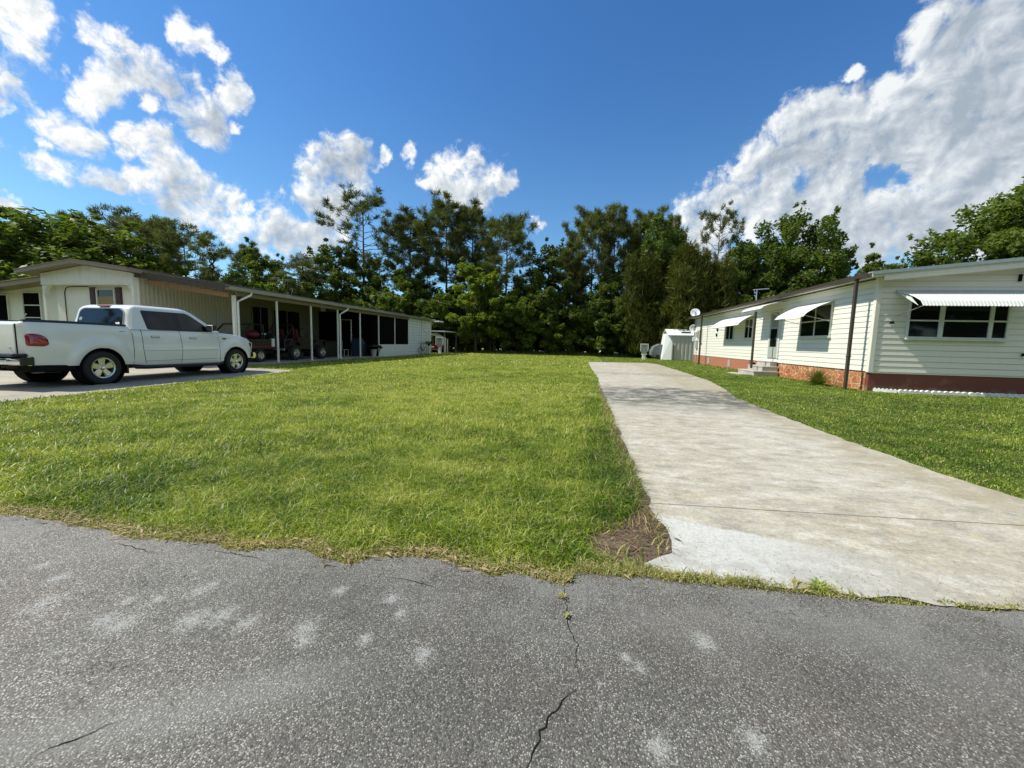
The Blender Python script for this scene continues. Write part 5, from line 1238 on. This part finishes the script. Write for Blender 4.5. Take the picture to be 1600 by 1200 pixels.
def truck():
    r = thing('pickup_truck', (0, 0, 0), 'white four door pickup truck parked on the concrete pad before the white home', 'truck')
    fr = [0, .04, .08, .15, .22, .30, .37, .45, .53, .62, .70, .78, .85, .91, .95, .98, 1]
    ys = sorted(set([b[0] for b in BODY]+list(np.round(np.linspace(.2, 5.6, 110), 3))))
    ring_ = []; V = []; F = []
    for y in ys:
        zb, zt, cr = interp(BODY, y, 2), interp(BODY, y, 3), interp(BODY, y, 4); half = [(0, zb)]
        for f in fr: z = zb+(zt-zb)*f; half.append((halfw(y, z), z))
        half.append((halfw(y, zt)*.97, zt+.008)); half.append((.5, zt+.008+cr*.8)); half.append((0, zt+.01+cr))
        full = half+[(-x, z) for x, z in half[-2:0:-1]]; V += [(x, y, z) for x, z in full]; nr = len(full)
    for i in range(len(ys)-1):
        for j in range(nr): a = i*nr+j; b = i*nr+(j+1) % nr; F.append((a, a+nr, b+nr, b))
    F.append(tuple(range(nr))); F.append(tuple((len(ys)-1)*nr+j for j in range(nr))[::-1])
    m = MB().add(V, F); body = m.build('body', M['carwhite'], r)
    cut = []
    for yc in (1.35, 5.02):
        for s in (-1, 1):
            c = MB(); c.lathe([(0, 0), (.455, 0), (.455, s*.5), (0, s*.5)], (s*.68, yc, .40), 'x', 48); c2 = c.build('cut', M['black']); cut.append(c2)
            cc = MB().box(s*.68, s*1.3, yc-.455, yc+.455, .1, .40).build('cut', M['black']); cut.append(cc)
    cut.append(MB().box(-.86, .86, .12, 1.9, .75, 2).build('cut', M['black']))
    boolean_cut(body, cut)
    for p in body.data.polygons: p.use_smooth = True
    smooth_by_angle(body.data, 38)
    body.data.materials.clear(); body.data.materials.append(M['carwhite'])
    # inner dark wheel wells and chassis
    MB().box(-.66, .66, .5, 5.4, .32, .60).build('chassis', M['dark'], r)
    MB().box(-.80, .80, .35, 5.5, .60, .70).build('floor_pan', M['dark'], r)
    # cab
    lv = [(1.27, 1.99, 4.62, .925), (1.45, 2.03, 4.34, .8877), (1.65, 2.07, 4.03, .8462), (1.80, 2.10, 3.80, .815), (1.87, 2.16, 3.66, .78), (1.915, 2.26, 3.52, .70), (1.935, 2.45, 3.3, .50), (1.94, 2.7, 3.0, .2)]
    V, F = [], []; n = 0
    for z, ya, yb, w_ in lv:
        rc = min(.14, w_*.5); pts = []
        for (cx, cy, a0) in ((w_-rc, yb-rc, 0), (-w_+rc, yb-rc, 90), (-w_+rc, ya+rc*.6, 180), (w_-rc, ya+rc*.6, 270)):
            for k in range(7):
                a = R(a0+15*k); rr_ = (rc, rc) if a0 < 180 else (rc, rc*.6); pts.append((cx+math.cos(a)*rr_[0], cy+math.sin(a)*rr_[1], z+(.0 if z < 1.9 else .0)))
        V += pts; n = len(pts)
    for i in range(len(lv)-1):
        for j in range(n): F.append((i*n+j, i*n+(j+1) % n, (i+1)*n+(j+1) % n, (i+1)*n+j))
    F.append(tuple((len(lv)-1)*n+j for j in range(n)))
    cab = MB().add(V, F).build('cab', M['carwhite'], r, smooth=True, angle=50)
    cw = lambda z: interp([(a[0], a[3]) for a in lv], z, 1)
    def side_poly(poly, s, off, name, m_, parent, th=.006):
        v = [(s*(cw(z)+off), y, z) for y, z in poly]; v2 = [(s*(cw(z)+off-th), y, z) for y, z in poly]; n_ = len(poly); b = MB()
        f = [tuple(range(n_)), tuple(range(n_, 2*n_))[::-1]]+[(i, n_+i, n_+(i+1) % n_, (i+1) % n_) for i in range(n_)]
        b.add(v+v2, f); return b.build(name, m_, parent)
    def rpoly(pts, rr_=.05, k=4):
        out = []; n_ = len(pts)
        for i in range(n_):
            p, a, c = Vector(pts[i]), Vector(pts[i-1]), Vector(pts[(i+1) % n_]); da = (a-p); dc = (c-p); q = min(rr_, da.length*.45, dc.length*.45); p0 = p+da.normalized()*q; p2 = p+dc.normalized()*q
            for j in range(k+1): t = j/k; out.append(tuple(p0*(1-t)**2+p*2*t*(1-t)+p2*t*t))
        return out
    for s in (1, -1):
        fr_ = side_poly(rpoly([(2.34, 1.795), (2.42, 1.31), (4.28, 1.29), (4.18, 1.38), (3.68, 1.72), (3.52, 1.795)], .05), s, .006, 'window_surround', M['black'], r)
        side_poly(rpoly([(2.42, 1.775), (2.49, 1.345), (3.16, 1.335), (3.10, 1.77)], .04), s, .010, 'side_window', M['carglass'], fr_)
        side_poly(rpoly([(3.25, 1.77), (3.31, 1.335), (4.12, 1.325), (4.02, 1.45), (3.66, 1.715), (3.52, 1.765)], .04), s, .010, 'side_window', M['carglass'], fr_)
    # rear window with slider frame, windscreen
    def back(x, z): 
        f = (z-1.27)/(1.80-1.27); return (x, 1.99+.11*f-.008, z)
    rw = rpoly([(-.70, 1.37), (.70, 1.37), (.66, 1.74), (.55, 1.81), (-.55, 1.81), (-.66, 1.74)], .09)
    def bpoly(poly, off, name, m_, parent):
        n_ = len(poly); v = [(x, back(x, z)[1]-off, z) for x, z in poly]; v2 = [(x, back(x, z)[1]-off+.008, z) for x, z in poly]
        return MB().add(v+v2, [tuple(range(n_)), tuple(range(n_, 2*n_))[::-1]]+[(i, n_+i, n_+(i+1) % n_, (i+1) % n_) for i in range(n_)]).build(name, m_, parent)
    rf = bpoly([(x*1.05, 1.59+(z-1.59)*1.09) for x, z in rw], .004, 'rear_window_seal', M['silver'], r)
    g_ = bpoly(rw, .010, 'rear_window', M['carglass'], rf)
    def bbox(x0, x1, z0, z1, name, m_, par): return bpoly([(x0, z0), (x1, z0), (x1, z1), (x0, z1)], .014, name, m_, par)
    bbox(-.62, -.50, 1.40, 1.445, 'sticker', M['white2'], g_); bbox(-.48, -.41, 1.40, 1.44, 'sticker', M['white2'], g_)
    bpoly([(.52, 1.42), (.57, 1.40), (.62, 1.42), (.63, 1.46), (.58, 1.48), (.55, 1.46), (.49, 1.47)], .014, 'sticker', M['white2'], g_)
    bpoly([(-.60+.05*math.cos(a), 1.55+.045*math.sin(a)) for a in [k*.52 for k in range(12)]], .0135, 'sticker', M['greymetal'], g_)
    MB().add([(-.72, 4.36, 1.435), (.72, 4.36, 1.435), (.62, 3.83, 1.79), (-.62, 3.83, 1.79)], [(0, 1, 2, 3)]).build('windscreen', M['carglass'], r)
    MB().box(-.16, .16, 2.10, 2.22, 1.868, 1.898).build('brake_light', M['redlens'], r, bevel=.01)
    # bed rail caps, tailgate
    for s in (1, -1):
        b = MB(); prev = []
        for i in range(24):
            y = .10+(1.93-.10)*i/23; z = interp(BODY, y, 3)+.010; prev.append((s*(halfw(y, z-.01)-.045), y, z))
        b = MB().tube(prev, .048, 8); b.build('bed_rail', M['black'], r, smooth=True)
        # seams
        for path, wdt in (([(2.02, .47), (2.02, 1.30)], .007), ([(2.30, .44), (2.24, .8), (2.24, 1.30)], .007), ([(3.23, .43), (3.26, .8), (3.23, 1.30)], .006), ([(4.42, .43), (4.44, .8), (4.40, 1.28)], .005)):
            pts = []
            for (ya, za), (yb, zb_) in zip(path, path[1:]):
                for k in range(10): t = k/9; y = ya+(yb-ya)*t; z = za+(zb_-za)*t; pts.append((s*(halfw(y, z)-.001), y, z))
            MB().tube(pts, wdt, 5).build('panel_gap', M['dark'], r)
        for za, ya, yb, wdt in ((1.292, 2.0, 4.62, .006), (.505, 2.3, 4.42, .004)):
            pts = [(s*(halfw(y, za)+.001), y, za-(.0 if y < 4.3 else 0)) for y in np.linspace(ya, yb, 30)]; MB().tube(pts, wdt, 5).build('panel_gap', M['dark'], r)
        pts = [(s*(halfw(y, .78)+.004), y, .78) for y in np.linspace(2.28, 4.40, 30)]; MB().tube(pts, .014, 6).build('side_moulding', M['carwhite'], r, smooth=True)
        pts = [(s*(halfw(y, z)-.012), y, z) for y, z in [(y, interp(BODY, y, 3)-.012) for y in np.linspace(4.3, 5.66, 20)]]; MB().tube(pts, .006, 5).build('panel_gap', M['dark'], r)
        for y, z in ((2.46, 1.12), (3.50, 1.10)):
            h = MB().box(s*(halfw(y, z)-.02), s*(halfw(y, z)+.003), y-.02, y+.22, z-.035, z+.035).build('handle_recess', M['silver'], r, bevel=.015, seg=2); MB().box(s*(halfw(y, z)+.006), s*(halfw(y, z)+.03), y, y+.19, z-.004, z+.022).build('handle', M['carwhite'], h, bevel=.01, seg=2)
        # lamps
        pts = rpoly([(.075, 1.14), (.075, .90), (.34, .89), (.42, .93), (.40, 1.06), (.31, 1.13), (.20, 1.155)], .05)
        n_ = len(pts); cyl_, czl = .24, 1.02; V, F = [], []; sc_ = [1, 1, .9, .7, .45, .2, 0]; of = [-.03, .010, .022, .028, .030, .031, .031]
        for q, o_ in zip(sc_, of):
            for y, z in pts: yy, zz = cyl_+(y-cyl_)*q, czl+(z-czl)*q; V.append((s*(halfw(max(yy, .05), zz)+o_), yy-.01, zz))
        for i in range(6):
            for j in range(n_): F.append((i*n_+j, i*n_+(j+1) % n_, (i+1)*n_+(j+1) % n_, (i+1)*n_+j))
        MB().add(V, F).build('tail_light', M['redlens'], r, smooth=True, angle=60)
        for yc in (1.35, 5.02): MB().lathe([(.452, s*.995), (.452, s*.69), (0, s*.69)], (0, yc, .40), 'x', 40).build('wheel_liner', M['dark'], r)
        MB().box(s*.70, s*.865, 5.70, 5.80, .80, .98).build('headlight', M['clearlens'], r, bevel=.02, seg=2); MB().box(s*.862, s*.905, 5.56, 5.72, .84, .97).build('marker_light', M['dark'], r, bevel=.012)
        # mirrors
        b = MB().box(s*.97, s*1.20, 4.02, 4.16, 1.33, 1.50); mm = b.build('mirror', M['black'], r, bevel=.035, seg=3); MB().beam((s*.88, 4.16, 1.34), (s*1.0, 4.10, 1.37), .05, .05).build('mirror_arm', M['black'], mm)
        MB().box(s*.985, s*1.185, 4.012, 4.019, 1.35, 1.485).build('mirror_glass', M['chrome'], mm)
        # running board, badges
        MB().tube([(s*.88, 1.95, .45), (s*.99, 2.05, .36), (s*1.0, 2.3, .345), (s*1.0, 4.35, .335), (s*.97, 4.5, .36), (s*.86, 4.6, .45)], .045, 8).build('running_board', M['black'], r, smooth=True)
        y, z = 4.56, 1.10; MB().box(s*(halfw(y, z)-.01), s*(halfw(y, z)+.006), y, y+.13, z-.022, z+.022).build('badge', M['black'], r, bevel=.004)
        y, z = 1.74, 1.24; MB().box(s*(halfw(y, z)-.01), s*(halfw(y, z)+.004), y, y+.12, z-.008, z+.012).build('badge', M['silver'], r)
        MB().box(s*.60, s*.97, .10, .86, .36, .50).build('rear_valance', M['dark'], r, bevel=.02)
        MB().box(s*.72, s*.98, 1.84, 1.88, .22, .46).build('mud_flap', M['black'], r)
    # tailgate
    tgm = MB().box(-.80, .80, -.002, .05, .72, 1.34).build('tailgate', M['carwhite'], r, bevel=.02, seg=2)
    MB().box(-.14, .14, -.02, .0, 1.08, 1.17).build('handle', M['black'], tgm, bevel=.01)
    MB().lathe([(0, -.012), (.02, -.012), (.026, 0)], (.66, -.004, .86), 'y', 12).build('lock', M['chrome'], tgm)
    for x in (-.815, .815): MB().box(x-.006, x+.006, .005, .03, .70, 1.34).build('panel_gap', M['dark'], r)
    # bumpers
    def bumper(ys_, z0, z1, name, w_=.99, back=.16, d=1):
        pts = []
        for k in range(17):
            t = -1+2*k/16; pts.append((t*w_, ys_+d*(abs(t)**6)*back))
        b = MB(); prof = [(0, z0), (-.05, z0+.03), (-.07, (z0+z1)/2), (-.05, z1-.03), (0, z1), (.05, z1), (.05, z0)]; n_ = len(prof)
        V = [(x*(1+.0), y+d*p, z) for x, y in pts for p, z in prof]; F = []
        for i in range(16):
            for j in range(n_): a = i*n_+j; c = i*n_+(j+1) % n_; F.append((a, c, c+n_, a+n_) if d > 0 else (a, a+n_, c+n_, c))
        F.append(tuple(range(n_))); F.append(tuple(16*n_+j for j in range(n_))[::-1]); return b.add(V, F).build(name, M['chrome'], r, smooth=True, angle=40)
    rbm = bumper(-.10, .50, .68, 'rear_bumper'); MB().box(-.97, .97, -.16, .08, .684, .745).build('bumper_pad', M['black'], rbm, bevel=.02, seg=2)
    MB().box(.93, 1.0, -.05, .16, .50, .68).build('bumper_end', M['black'], rbm, bevel=.02); MB().box(-1.0, -.93, -.05, .16, .50, .68).build('bumper_end', M['black'], rbm, bevel=.02)
    MB().box(-.16, .16, -.19, -.17, .52, .66).build('number_plate', M['whiteold'], rbm)
    MB().tube([(-.5, -.02, .42), (.5, -.02, .42)], .035, 8).box(-.05, .05, -.28, 0, .38, .46).build('tow_bar', M['dark'], r); MB().lathe([(.03, -.25), (.03, .25)], (.62, .55, .34), 'y', 10).build('tail_pipe', M['steel'], r); MB().lathe([(0, -.10), (.37, -.10), (.38, 0), (.36, .12), (0, .12)], (0, .62, .50), 'z', 24).build('spare_tyre', M['rubber'], r)
    bumper(5.98, .46, .66, 'front_bumper', .97, .22, -1)
    MB().box(-.66, .66, 5.74, 5.86, .68, .98).build('grille', M['chrome'], r, bevel=.03, seg=2); MB().box(-.60, .60, 5.83, 5.87, .72, .94).build('grille_mesh', M['dark'], r); MB().box(-.90, .90, 5.62, 5.80, .50, .68).build('front_valance', M['dark'], r, bevel=.02)
    MB().tube([(.90, 4.42, 1.27), (.90, 4.46, 2.0)], .004, 5).build('aerial', M['black'], r)
    MB().lathe([(0, .03), (.02, .03), (.022, 0)], (.70, 4.7, 1.27), 'z', 8).build('washer_nozzle', M['black'], r)
    for yc in (1.35, 5.02):
        for s in (1, -1): wheel(r, (s*.86, yc, .385), s, .385, .25, .235)
    return r
def wheel(root, c, s, rad, wid, rim, spokes=5, name='wheel'):
    c = Vector(c); w2 = wid/2; k = rad-rim
    prof = [(rim, -w2*.85), (rim+k*.25, -w2), (rad-.03, -w2), (rad-.008, -w2*.82), (rad, -w2*.5), (rad, w2*.5), (rad-.008, w2*.82), (rad-.03, w2), (rim+k*.25, w2), (rim, w2*.85), (rim-.01, w2*.7), (rim-.01, -w2*.7), (rim, -w2*.85)]
    m = MB().lathe([(a, b*s) for a, b in prof], c, 'x', 40)
    for i in range(54):
        a = 2*math.pi*i/54; ct, sn = math.cos(a), math.sin(a)
        for off in (-.7, -.23, .23, .7):
            t = Vector((0, -sn, ct)); n_ = Vector((0, ct, sn)); p = c+n_*(rad-.004)+Vector((off*w2*.95, 0, 0)); e = Vector((w2*.17, 0, 0)); q = t*rad*.040
            m.add([p-e-q, p+e-q*.4, p+e+q, p-e+q*.4]+[x+n_*.010 for x in (p-e-q, p+e-q*.4, p+e+q, p-e+q*.4)], [(4, 5, 6, 7), (0, 1, 5, 4), (1, 2, 6, 5), (2, 3, 7, 6), (3, 0, 4, 7)])
    w_ = m.build(name, M['rubber'], root, smooth=True, angle=35)
    r1 = MB().lathe([(rim+.008, s*w2*.92), (rim+.006, s*w2*1.0), (rim-.020, s*w2*.95), (rim-.034, s*w2*.60), (rim-.03, -s*w2*.6)], c, 'x', 40)
    r1.lathe([(0, s*w2*.80), (rim*.20, s*w2*.80), (rim*.27, s*w2*.72), (rim*.30, s*w2*.45)], c, 'x', 24)
    for i in range(spokes):
        a = 2*math.pi*i/spokes+.3; d = Vector((0, math.cos(a), math.sin(a))); t = Vector((0, -math.sin(a), math.cos(a)))
        p0 = c+d*rim*.22+Vector((s*w2*.58, 0, 0)); p1 = c+d*(rim-.012)+Vector((s*w2*.66, 0, 0)); o = Vector((s*.02, 0, 0)); u0, u1 = t*rim*.22, t*rim*.36
        r1.add([p0-u0, p0+u0, p1+u1, p1-u1, p0-u0*.7+o, p0+u0*.7+o, p1+u1*.7+o, p1-u1*.7+o], [(0, 1, 5, 4), (1, 2, 6, 5), (2, 3, 7, 6), (3, 0, 4, 7), (4, 5, 6, 7), (3, 2, 1, 0)])
    r1.build('rim', M['alloy'], w_, smooth=True, angle=35)
    MB().lathe([(0, s*w2*.40), (rim-.02, s*w2*.40)], c, 'x', 24).build('brake_disc', M['dark'], w_)
    MB().lathe([(0, s*w2*1.02), (rim*.14, s*w2*1.0), (rim*.19, s*w2*.84), (rim*.20, s*w2*.72)], c, 'x', 20).build('hub_cap', M['chrome'], w_, smooth=True)
    return w_
tk = truck(); tk.location = (-11.98, 6.22, .008); 

# ---------------------------------------------------------------- open-top jeep type car under the carport
def jeep():
    r = thing('open_top_car', (0, 0, 0), 'black open top four wheel drive with red seats under the carport', 'car')
    P = [(0, .52), (0, 1.02), (.62, 1.05), (.72, .92), (1.18, .92), (1.30, 1.05), (1.55, 1.06), (2.95, 1.02), (3.0, .90), (3.0, .52)]
    MB().prism(P, 'x', -.70, .70).build('body', M['black'], r, bevel=.02, seg=2)
    MB().prism([(1.75, 1.05), (3.02, 1.0), (3.05, .6), (1.75, .6)], 'x', -.52, .52).build('hood', M['black'], r, bevel=.04, seg=2)
    for s in (1, -1):
        MB().prism([(2.15, .92), (2.3, 1.0), (3.0, 1.0), (3.1, .82), (3.05, .82), (2.96, .95), (2.34, .95), (2.05, .62), (1.95, .6)], 'x', s*.55, s*.83).build('front_fender', M['black'], r)
        MB().prism([(.12, .78), (.26, .96), (.86, .96), (1.02, .7), (.97, .7), (.83, .90), (.30, .90), (.18, .76)], 'x', s*.702, s*.84).build('rear_fender', M['black'], r)
        MB().lathe([(0, .02), (.08, .02), (.09, 0)], (s*.4, 3.07, .84), 'y', 14).build('headlight', M['clearlens'], r)
        x = s*.42; st = MB().box(x-.22, x+.22, 1.10, 1.55, .92, 1.08).build('seat', M['redfabric'], r, bevel=.04, seg=2); MB().prism([(1.02, 1.02), (1.14, 1.02), (1.02, 1.52), (.92, 1.52)], 'x', x-.21, x+.21).build('seat_back', M['redfabric'], st, bevel=.03, seg=2)
        MB().box(s*.705, s*.74, 1.45, 1.65, 1.15, 1.32).build('mirror', M['black'], r, bevel=.02)
        for yc in (.55, 2.62): wheel(r, (s*.80, yc, .36), s, .36, .24, .20, 5)
    MB().tube([(-.62, .8, 1.0), (-.60, .75, 1.62), (-.5, .73, 1.72), (.5, .73, 1.72), (.60, .75, 1.62), (.62, .8, 1.0)], .035, 8).tube([(-.60, .75, 1.60), (-.60, .15, 1.03)], .03, 8).tube([(.60, .75, 1.60), (.60, .15, 1.03)], .03, 8).build('roll_bar', M['black'], r, smooth=True)
    MB().tube([(-.66, 1.72, 1.05), (-.62, 1.58, 1.55), (.62, 1.58, 1.55), (.66, 1.72, 1.05)], .025, 6).build('windscreen_frame', M['black'], r)
    MB().box(-.3, .3, 1.32, 1.38, 1.10, 1.2).tube([(.42, 1.6, 1.1), (.42, 1.45, 1.2)], .02, 6).build('dashboard', M['black'], r)
    MB().lathe([(.17, -.10), (.34, -.10), (.36, 0), (.34, .10), (.17, .10)], (0, -.14, .95), 'y', 26).build('spare_tyre', M['rubber'], r)
    MB().box(-.72, .72, -.06, .0, .48, .58).box(-.72, .72, 3.08, 3.16, .50, .60).build('bumper', M['silver'], r); MB().box(-.55, .55, .1, 2.9, .36, .52).build('chassis', M['dark'], r)
    return r
jp = jeep(); jp.location = (-14.95, 17.35, .06); jp.scale = (1, 1, 1.02)
# utility trailer with roll frame and red jackets, just ahead of the pickup's nose
ut = thing('utility_trailer', (-15.0, 15.2, .06), 'black utility trailer with a slanted roll frame and red bundles under the carport', 'trailer')
o0 = (-15.0, 14.9, .06)
def U(x0, x1, y0, y1, z0, z1, name, m_, bev=.01): return MB().box(o0[0]+x0, o0[0]+x1, o0[1]+y0, o0[1]+y1, z0, z1).build(name, m_, ut, bevel=bev)
U(-.75, .75, 0, 1.9, .62, 1.10, 'box', M['black'], .02); U(.76, .79, -.1, 1.95, .72, .77, 'red_rail', M['redpaint']); U(-.7, .7, .1, 1.8, .40, .62, 'chassis', M['dark'])
MB().tube([(o0[0]+.7, o0[1]-.25, 1.0), (o0[0]+.7, o0[1]+.55, 1.72), (o0[0]+.7, o0[1]+1.2, 1.74), (o0[0]+.7, o0[1]+1.25, 1.1)], .035, 8).tube([(o0[0]-.7, o0[1]-.25, 1.0), (o0[0]-.7, o0[1]+.55, 1.72), (o0[0]-.7, o0[1]+1.2, 1.74), (o0[0]-.7, o0[1]+1.25, 1.1)], .035, 8).tube([(o0[0]-.7, o0[1]+.55, 1.72), (o0[0]+.7, o0[1]+.55, 1.72)], .03, 8).build('roll_frame', M['black'], ut, smooth=True)
b = MB()
rs = np.random.RandomState(7)
b.grid(lambda u, v: (o0[0]+.35+.30*math.cos(6.283*u)*math.sin(3.1416*v)*(1+.15*math.sin(u*19)), o0[1]+.95+.24*math.sin(6.283*u)*math.sin(3.1416*v)*(1+.12*math.sin(u*13+v*7)), 1.28-.20*math.cos(3.1416*v)), 24, 12); b.build('red_bundle', M['redfabric'], ut, smooth=True)
U(.60, .70, 1.20, 1.42, 1.28, 1.36, 'white_cap', M['white2'], .03); U(.70, .80, 1.62, 1.78, .74, 1.12, 'white_panel', M['white'], .01)
for s in (1, -1): wheel(ut, (o0[0]+s*.72, o0[1]+.9, .36), s, .30, .20, .17)
# bins and clutter in the shade of the porch, seen as dim shapes
cb_ = thing('storage_cabinet', (-15.7, 22.2, .06), 'low black storage cabinet against the porch wall right of the open top car', 'cabinet')
MB().box(-16.3, -15.0, 21.6, 22.9, .06, 1.02).build('carcass', M['black'], cb_, bevel=.02); MB().box(-16.35, -14.95, 21.55, 22.95, 1.022, 1.07).build('top', M['dark'], cb_)
cch = thing('garden_chair', (-15.3, 23.9, .06), 'dark garden chair standing in the shaded porch', 'chair')
MB().box(-15.55, -15.05, 23.6, 24.1, .45, .50).build('seat', M['greymetal'], cch); MB().box(-15.55, -15.5, 23.6, 24.1, .5, 1.05).build('backrest', M['greymetal'], cch)
for x in (-15.52, -15.08):
    for y in (23.63, 24.07): MB().box(x-.02, x+.02, y-.02, y+.02, .06, .45).build('leg', M['greymetal'], cch)
um = thing('covered_grill', (-14.6, 25.0, .06), 'barbecue under a dark blue cover by the porch door', 'grill')
MB().prism([(-14.95, .06), (-14.25, .06), (-14.2, .9), (-14.4, 1.25), (-14.8, 1.25), (-15.0, .9)], 'y', 24.2, 24.75).build('cover', M['bluecloth'], um, bevel=.06, seg=2); MB().lathe([(.09, -.03), (.1, 0), (.09, .03)], (-14.25, 24.3, .2), 'x', 12).build('wheel', M['rubber'], um)
gb = thing('wheelbarrow', (-13.7, 25.0, .0), 'upturned black wheelbarrow resting beside the grey bucket at the porch corner', 'wheelbarrow')
MB().prism([(24.0, .70), (24.3, .85), (25.2, .80), (25.5, .62), (25.4, .58), (25.1, .66), (24.3, .70)], 'x', -13.95, -13.35).build('tray', M['black'], gb, bevel=.03); MB().tube([(-13.5, 25.45, .62), (-13.5, 25.1, .3), (-13.5, 25.05, 0)], .025, 6).tube([(-13.85, 24.1, .72), (-13.85, 24.2, 0)], .025, 6).build('leg', M['black'], gb)
bk = thing('bucket', (-13.7, 24.75, 0), 'grey plastic bucket standing on the grass under the wheelbarrow', 'bucket')
MB().lathe([(.0, .01), (.15, .01), (.20, .50), (.215, .50), (.215, .53), (.19, .53), (.14, .05), (0, .05)], (-13.65, 24.75, 0), 'z', 20).build('pail', M['bucket'], bk); MB().tube([(-13.65-.21, 24.75, .5), (-13.65-.1, 24.60, .40), (-13.65+.1, 24.60, .40), (-13.65+.21, 24.75, .5)], .008, 5).build('handle', M['steel'], bk)
# bicycle against the rear room
bi = thing('bicycle', (-13.2, 32.2, 0), 'dark green bicycle leaning on the white lap sided rear room', 'bicycle')
bx_ = -13.25
def ringx(y, z, r_, k=22): return [(bx_, y+math.cos(2*math.pi*q/k)*r_, z+math.sin(2*math.pi*q/k)*r_) for q in range(k)]
for y in (31.6, 32.65):
    w_ = MB().tube(ringx(y, .33, .31), .022, 6, close=True).build('wheel', M['rubber'], bi); s_ = MB()
    for q in range(10): a = q*.628; s_.tube([(bx_, y, .33), (bx_, y+math.cos(a)*.3, .33+math.sin(a)*.3)], .003, 3)
    s_.build('spoke', M['steel'], w_)
MB().tube([(bx_, 31.6, .33), (bx_, 31.75, .85), (bx_, 32.25, .80), (bx_, 32.1, .30), (bx_, 31.78, .72)], .02, 6).tube([(bx_, 32.1, .30), (bx_, 32.65, .33), (bx_, 32.25, .80)], .016, 6).build('frame', M['greeniron'], bi)
MB().tube([(bx_, 31.75, .85), (bx_, 31.78, 1.02)], .015, 6).tube([(bx_-.25, 31.82, 1.04), (bx_+.25, 31.82, 1.04)], .014, 6).build('handlebar', M['dark'], bi); MB().box(bx_-.06, bx_+.06, 32.15, 32.42, .88, .94).tube([(bx_, 32.25, .8), (bx_, 32.28, .9)], .014, 6).build('saddle', M['black'], bi)
# plant stand
ps = thing('plant_stand', (-13.2, 33.4, 0), 'dark wrought iron plant stand with a potted plant by the rear room', 'plant stand')
for a in (0, 2.1, 4.2): MB().tube([(-13.2+.2*math.cos(a), 33.4+.2*math.sin(a), 0), (-13.2+.08*math.cos(a), 33.4+.08*math.sin(a), .5), (-13.2+.16*math.cos(a), 33.4+.16*math.sin(a), .75)], .014, 5).build('leg', M['greeniron'], ps)
MB().lathe([(0, .74), (.10, .74), (.14, .95), (0, .93)], (-13.2, 33.4, 0), 'z', 14).build('pot', M['dark'], ps)
V, F, t = leaves_np(np.array([[0, 0, 1.05], [.15, .1, 1.0], [-.15, -.1, 1.0]]), np.array([.22, .18, .18]), 260, .05, np.random.RandomState(2)); npmesh('foliage', V, None, M['leafdark'], ps, {'tint': t}, F)
# red golf cart with white top
gc = thing('golf_cart', (-14.3, 37.6, 0), 'red golf cart with a white domed top at the back of the white home', 'golf cart')
MB().prism([(37.0, .30), (37.0, .78), (37.5, .92), (37.9, .62), (39.0, .62), (39.3, .8), (39.4, .35)], 'x', -14.95, -13.75).build('body', M['redpaint'], gc, bevel=.04, seg=2)
MB().grid(lambda u, v: (-14.42+(u-.5)*1.36, 36.9+v*2.0, 1.50+.42*(1-abs(2*u-1)**2.2)*(.55+.45*math.sin(3.14*v))), 14, 8).build('roof', M['white2'], gc, smooth=True, angle=180).modifiers.new('s', 'SOLIDIFY').thickness = -.05
for x in (-14.9, -13.82):
    for y in (37.1, 38.8): MB().box(x-.02, x+.02, y-.02, y+.02, .8, 1.53).build('roof_post', M['white'], gc)
MB().box(-14.85, -13.85, 38.0, 38.5, .63, .85).build('seat', M['white'], gc, bevel=.04); MB().box(-14.6, -14.1, 36.93, 36.99, .52, .66).build('number_plate', M['white2'], gc); MB().box(-14.95, -13.75, 36.9, 36.99, .30, .38).build('bumper', M['silver'], gc)
for x in (-14.85, -13.85):
    for y in (37.25, 39.0): wheel(gc, (x, y, .25), 1 if x > -14 else -1, .25, .18, .13)
cn = thing('flat_canopy', (-13.8, 38.4, 0), 'thin flat white canopy roof over the golf cart', 'canopy')
MB().box(-16.4, -12.9, 36.6, 40.4, 2.06, 2.14).build('roof', M['white2'], cn)
for x in (-16.3, -12.5+-.45):
    for y in (36.7, 40.3): MB().box(x-.02, x+.02, y-.02, y+.02, 0, 2.06).build('post', M['greymetal'], cn)
wp = None
for i, (px, Y, h) in enumerate(((695.5, 37.2, 1.5), (699, 38.6, 1.4))):
    x, _ = onY(px, 545, Y); o = MB().box(x-.05, x+.05, Y-.05, Y+.05, 0, h).build('fence_post', M['white'], bevel=.01); tag(o, ('white square post just right of the electric pedestal by the cart', 'second white post to the right of the pedestal by the cart')[i], 'post', 'white posts behind the white home')
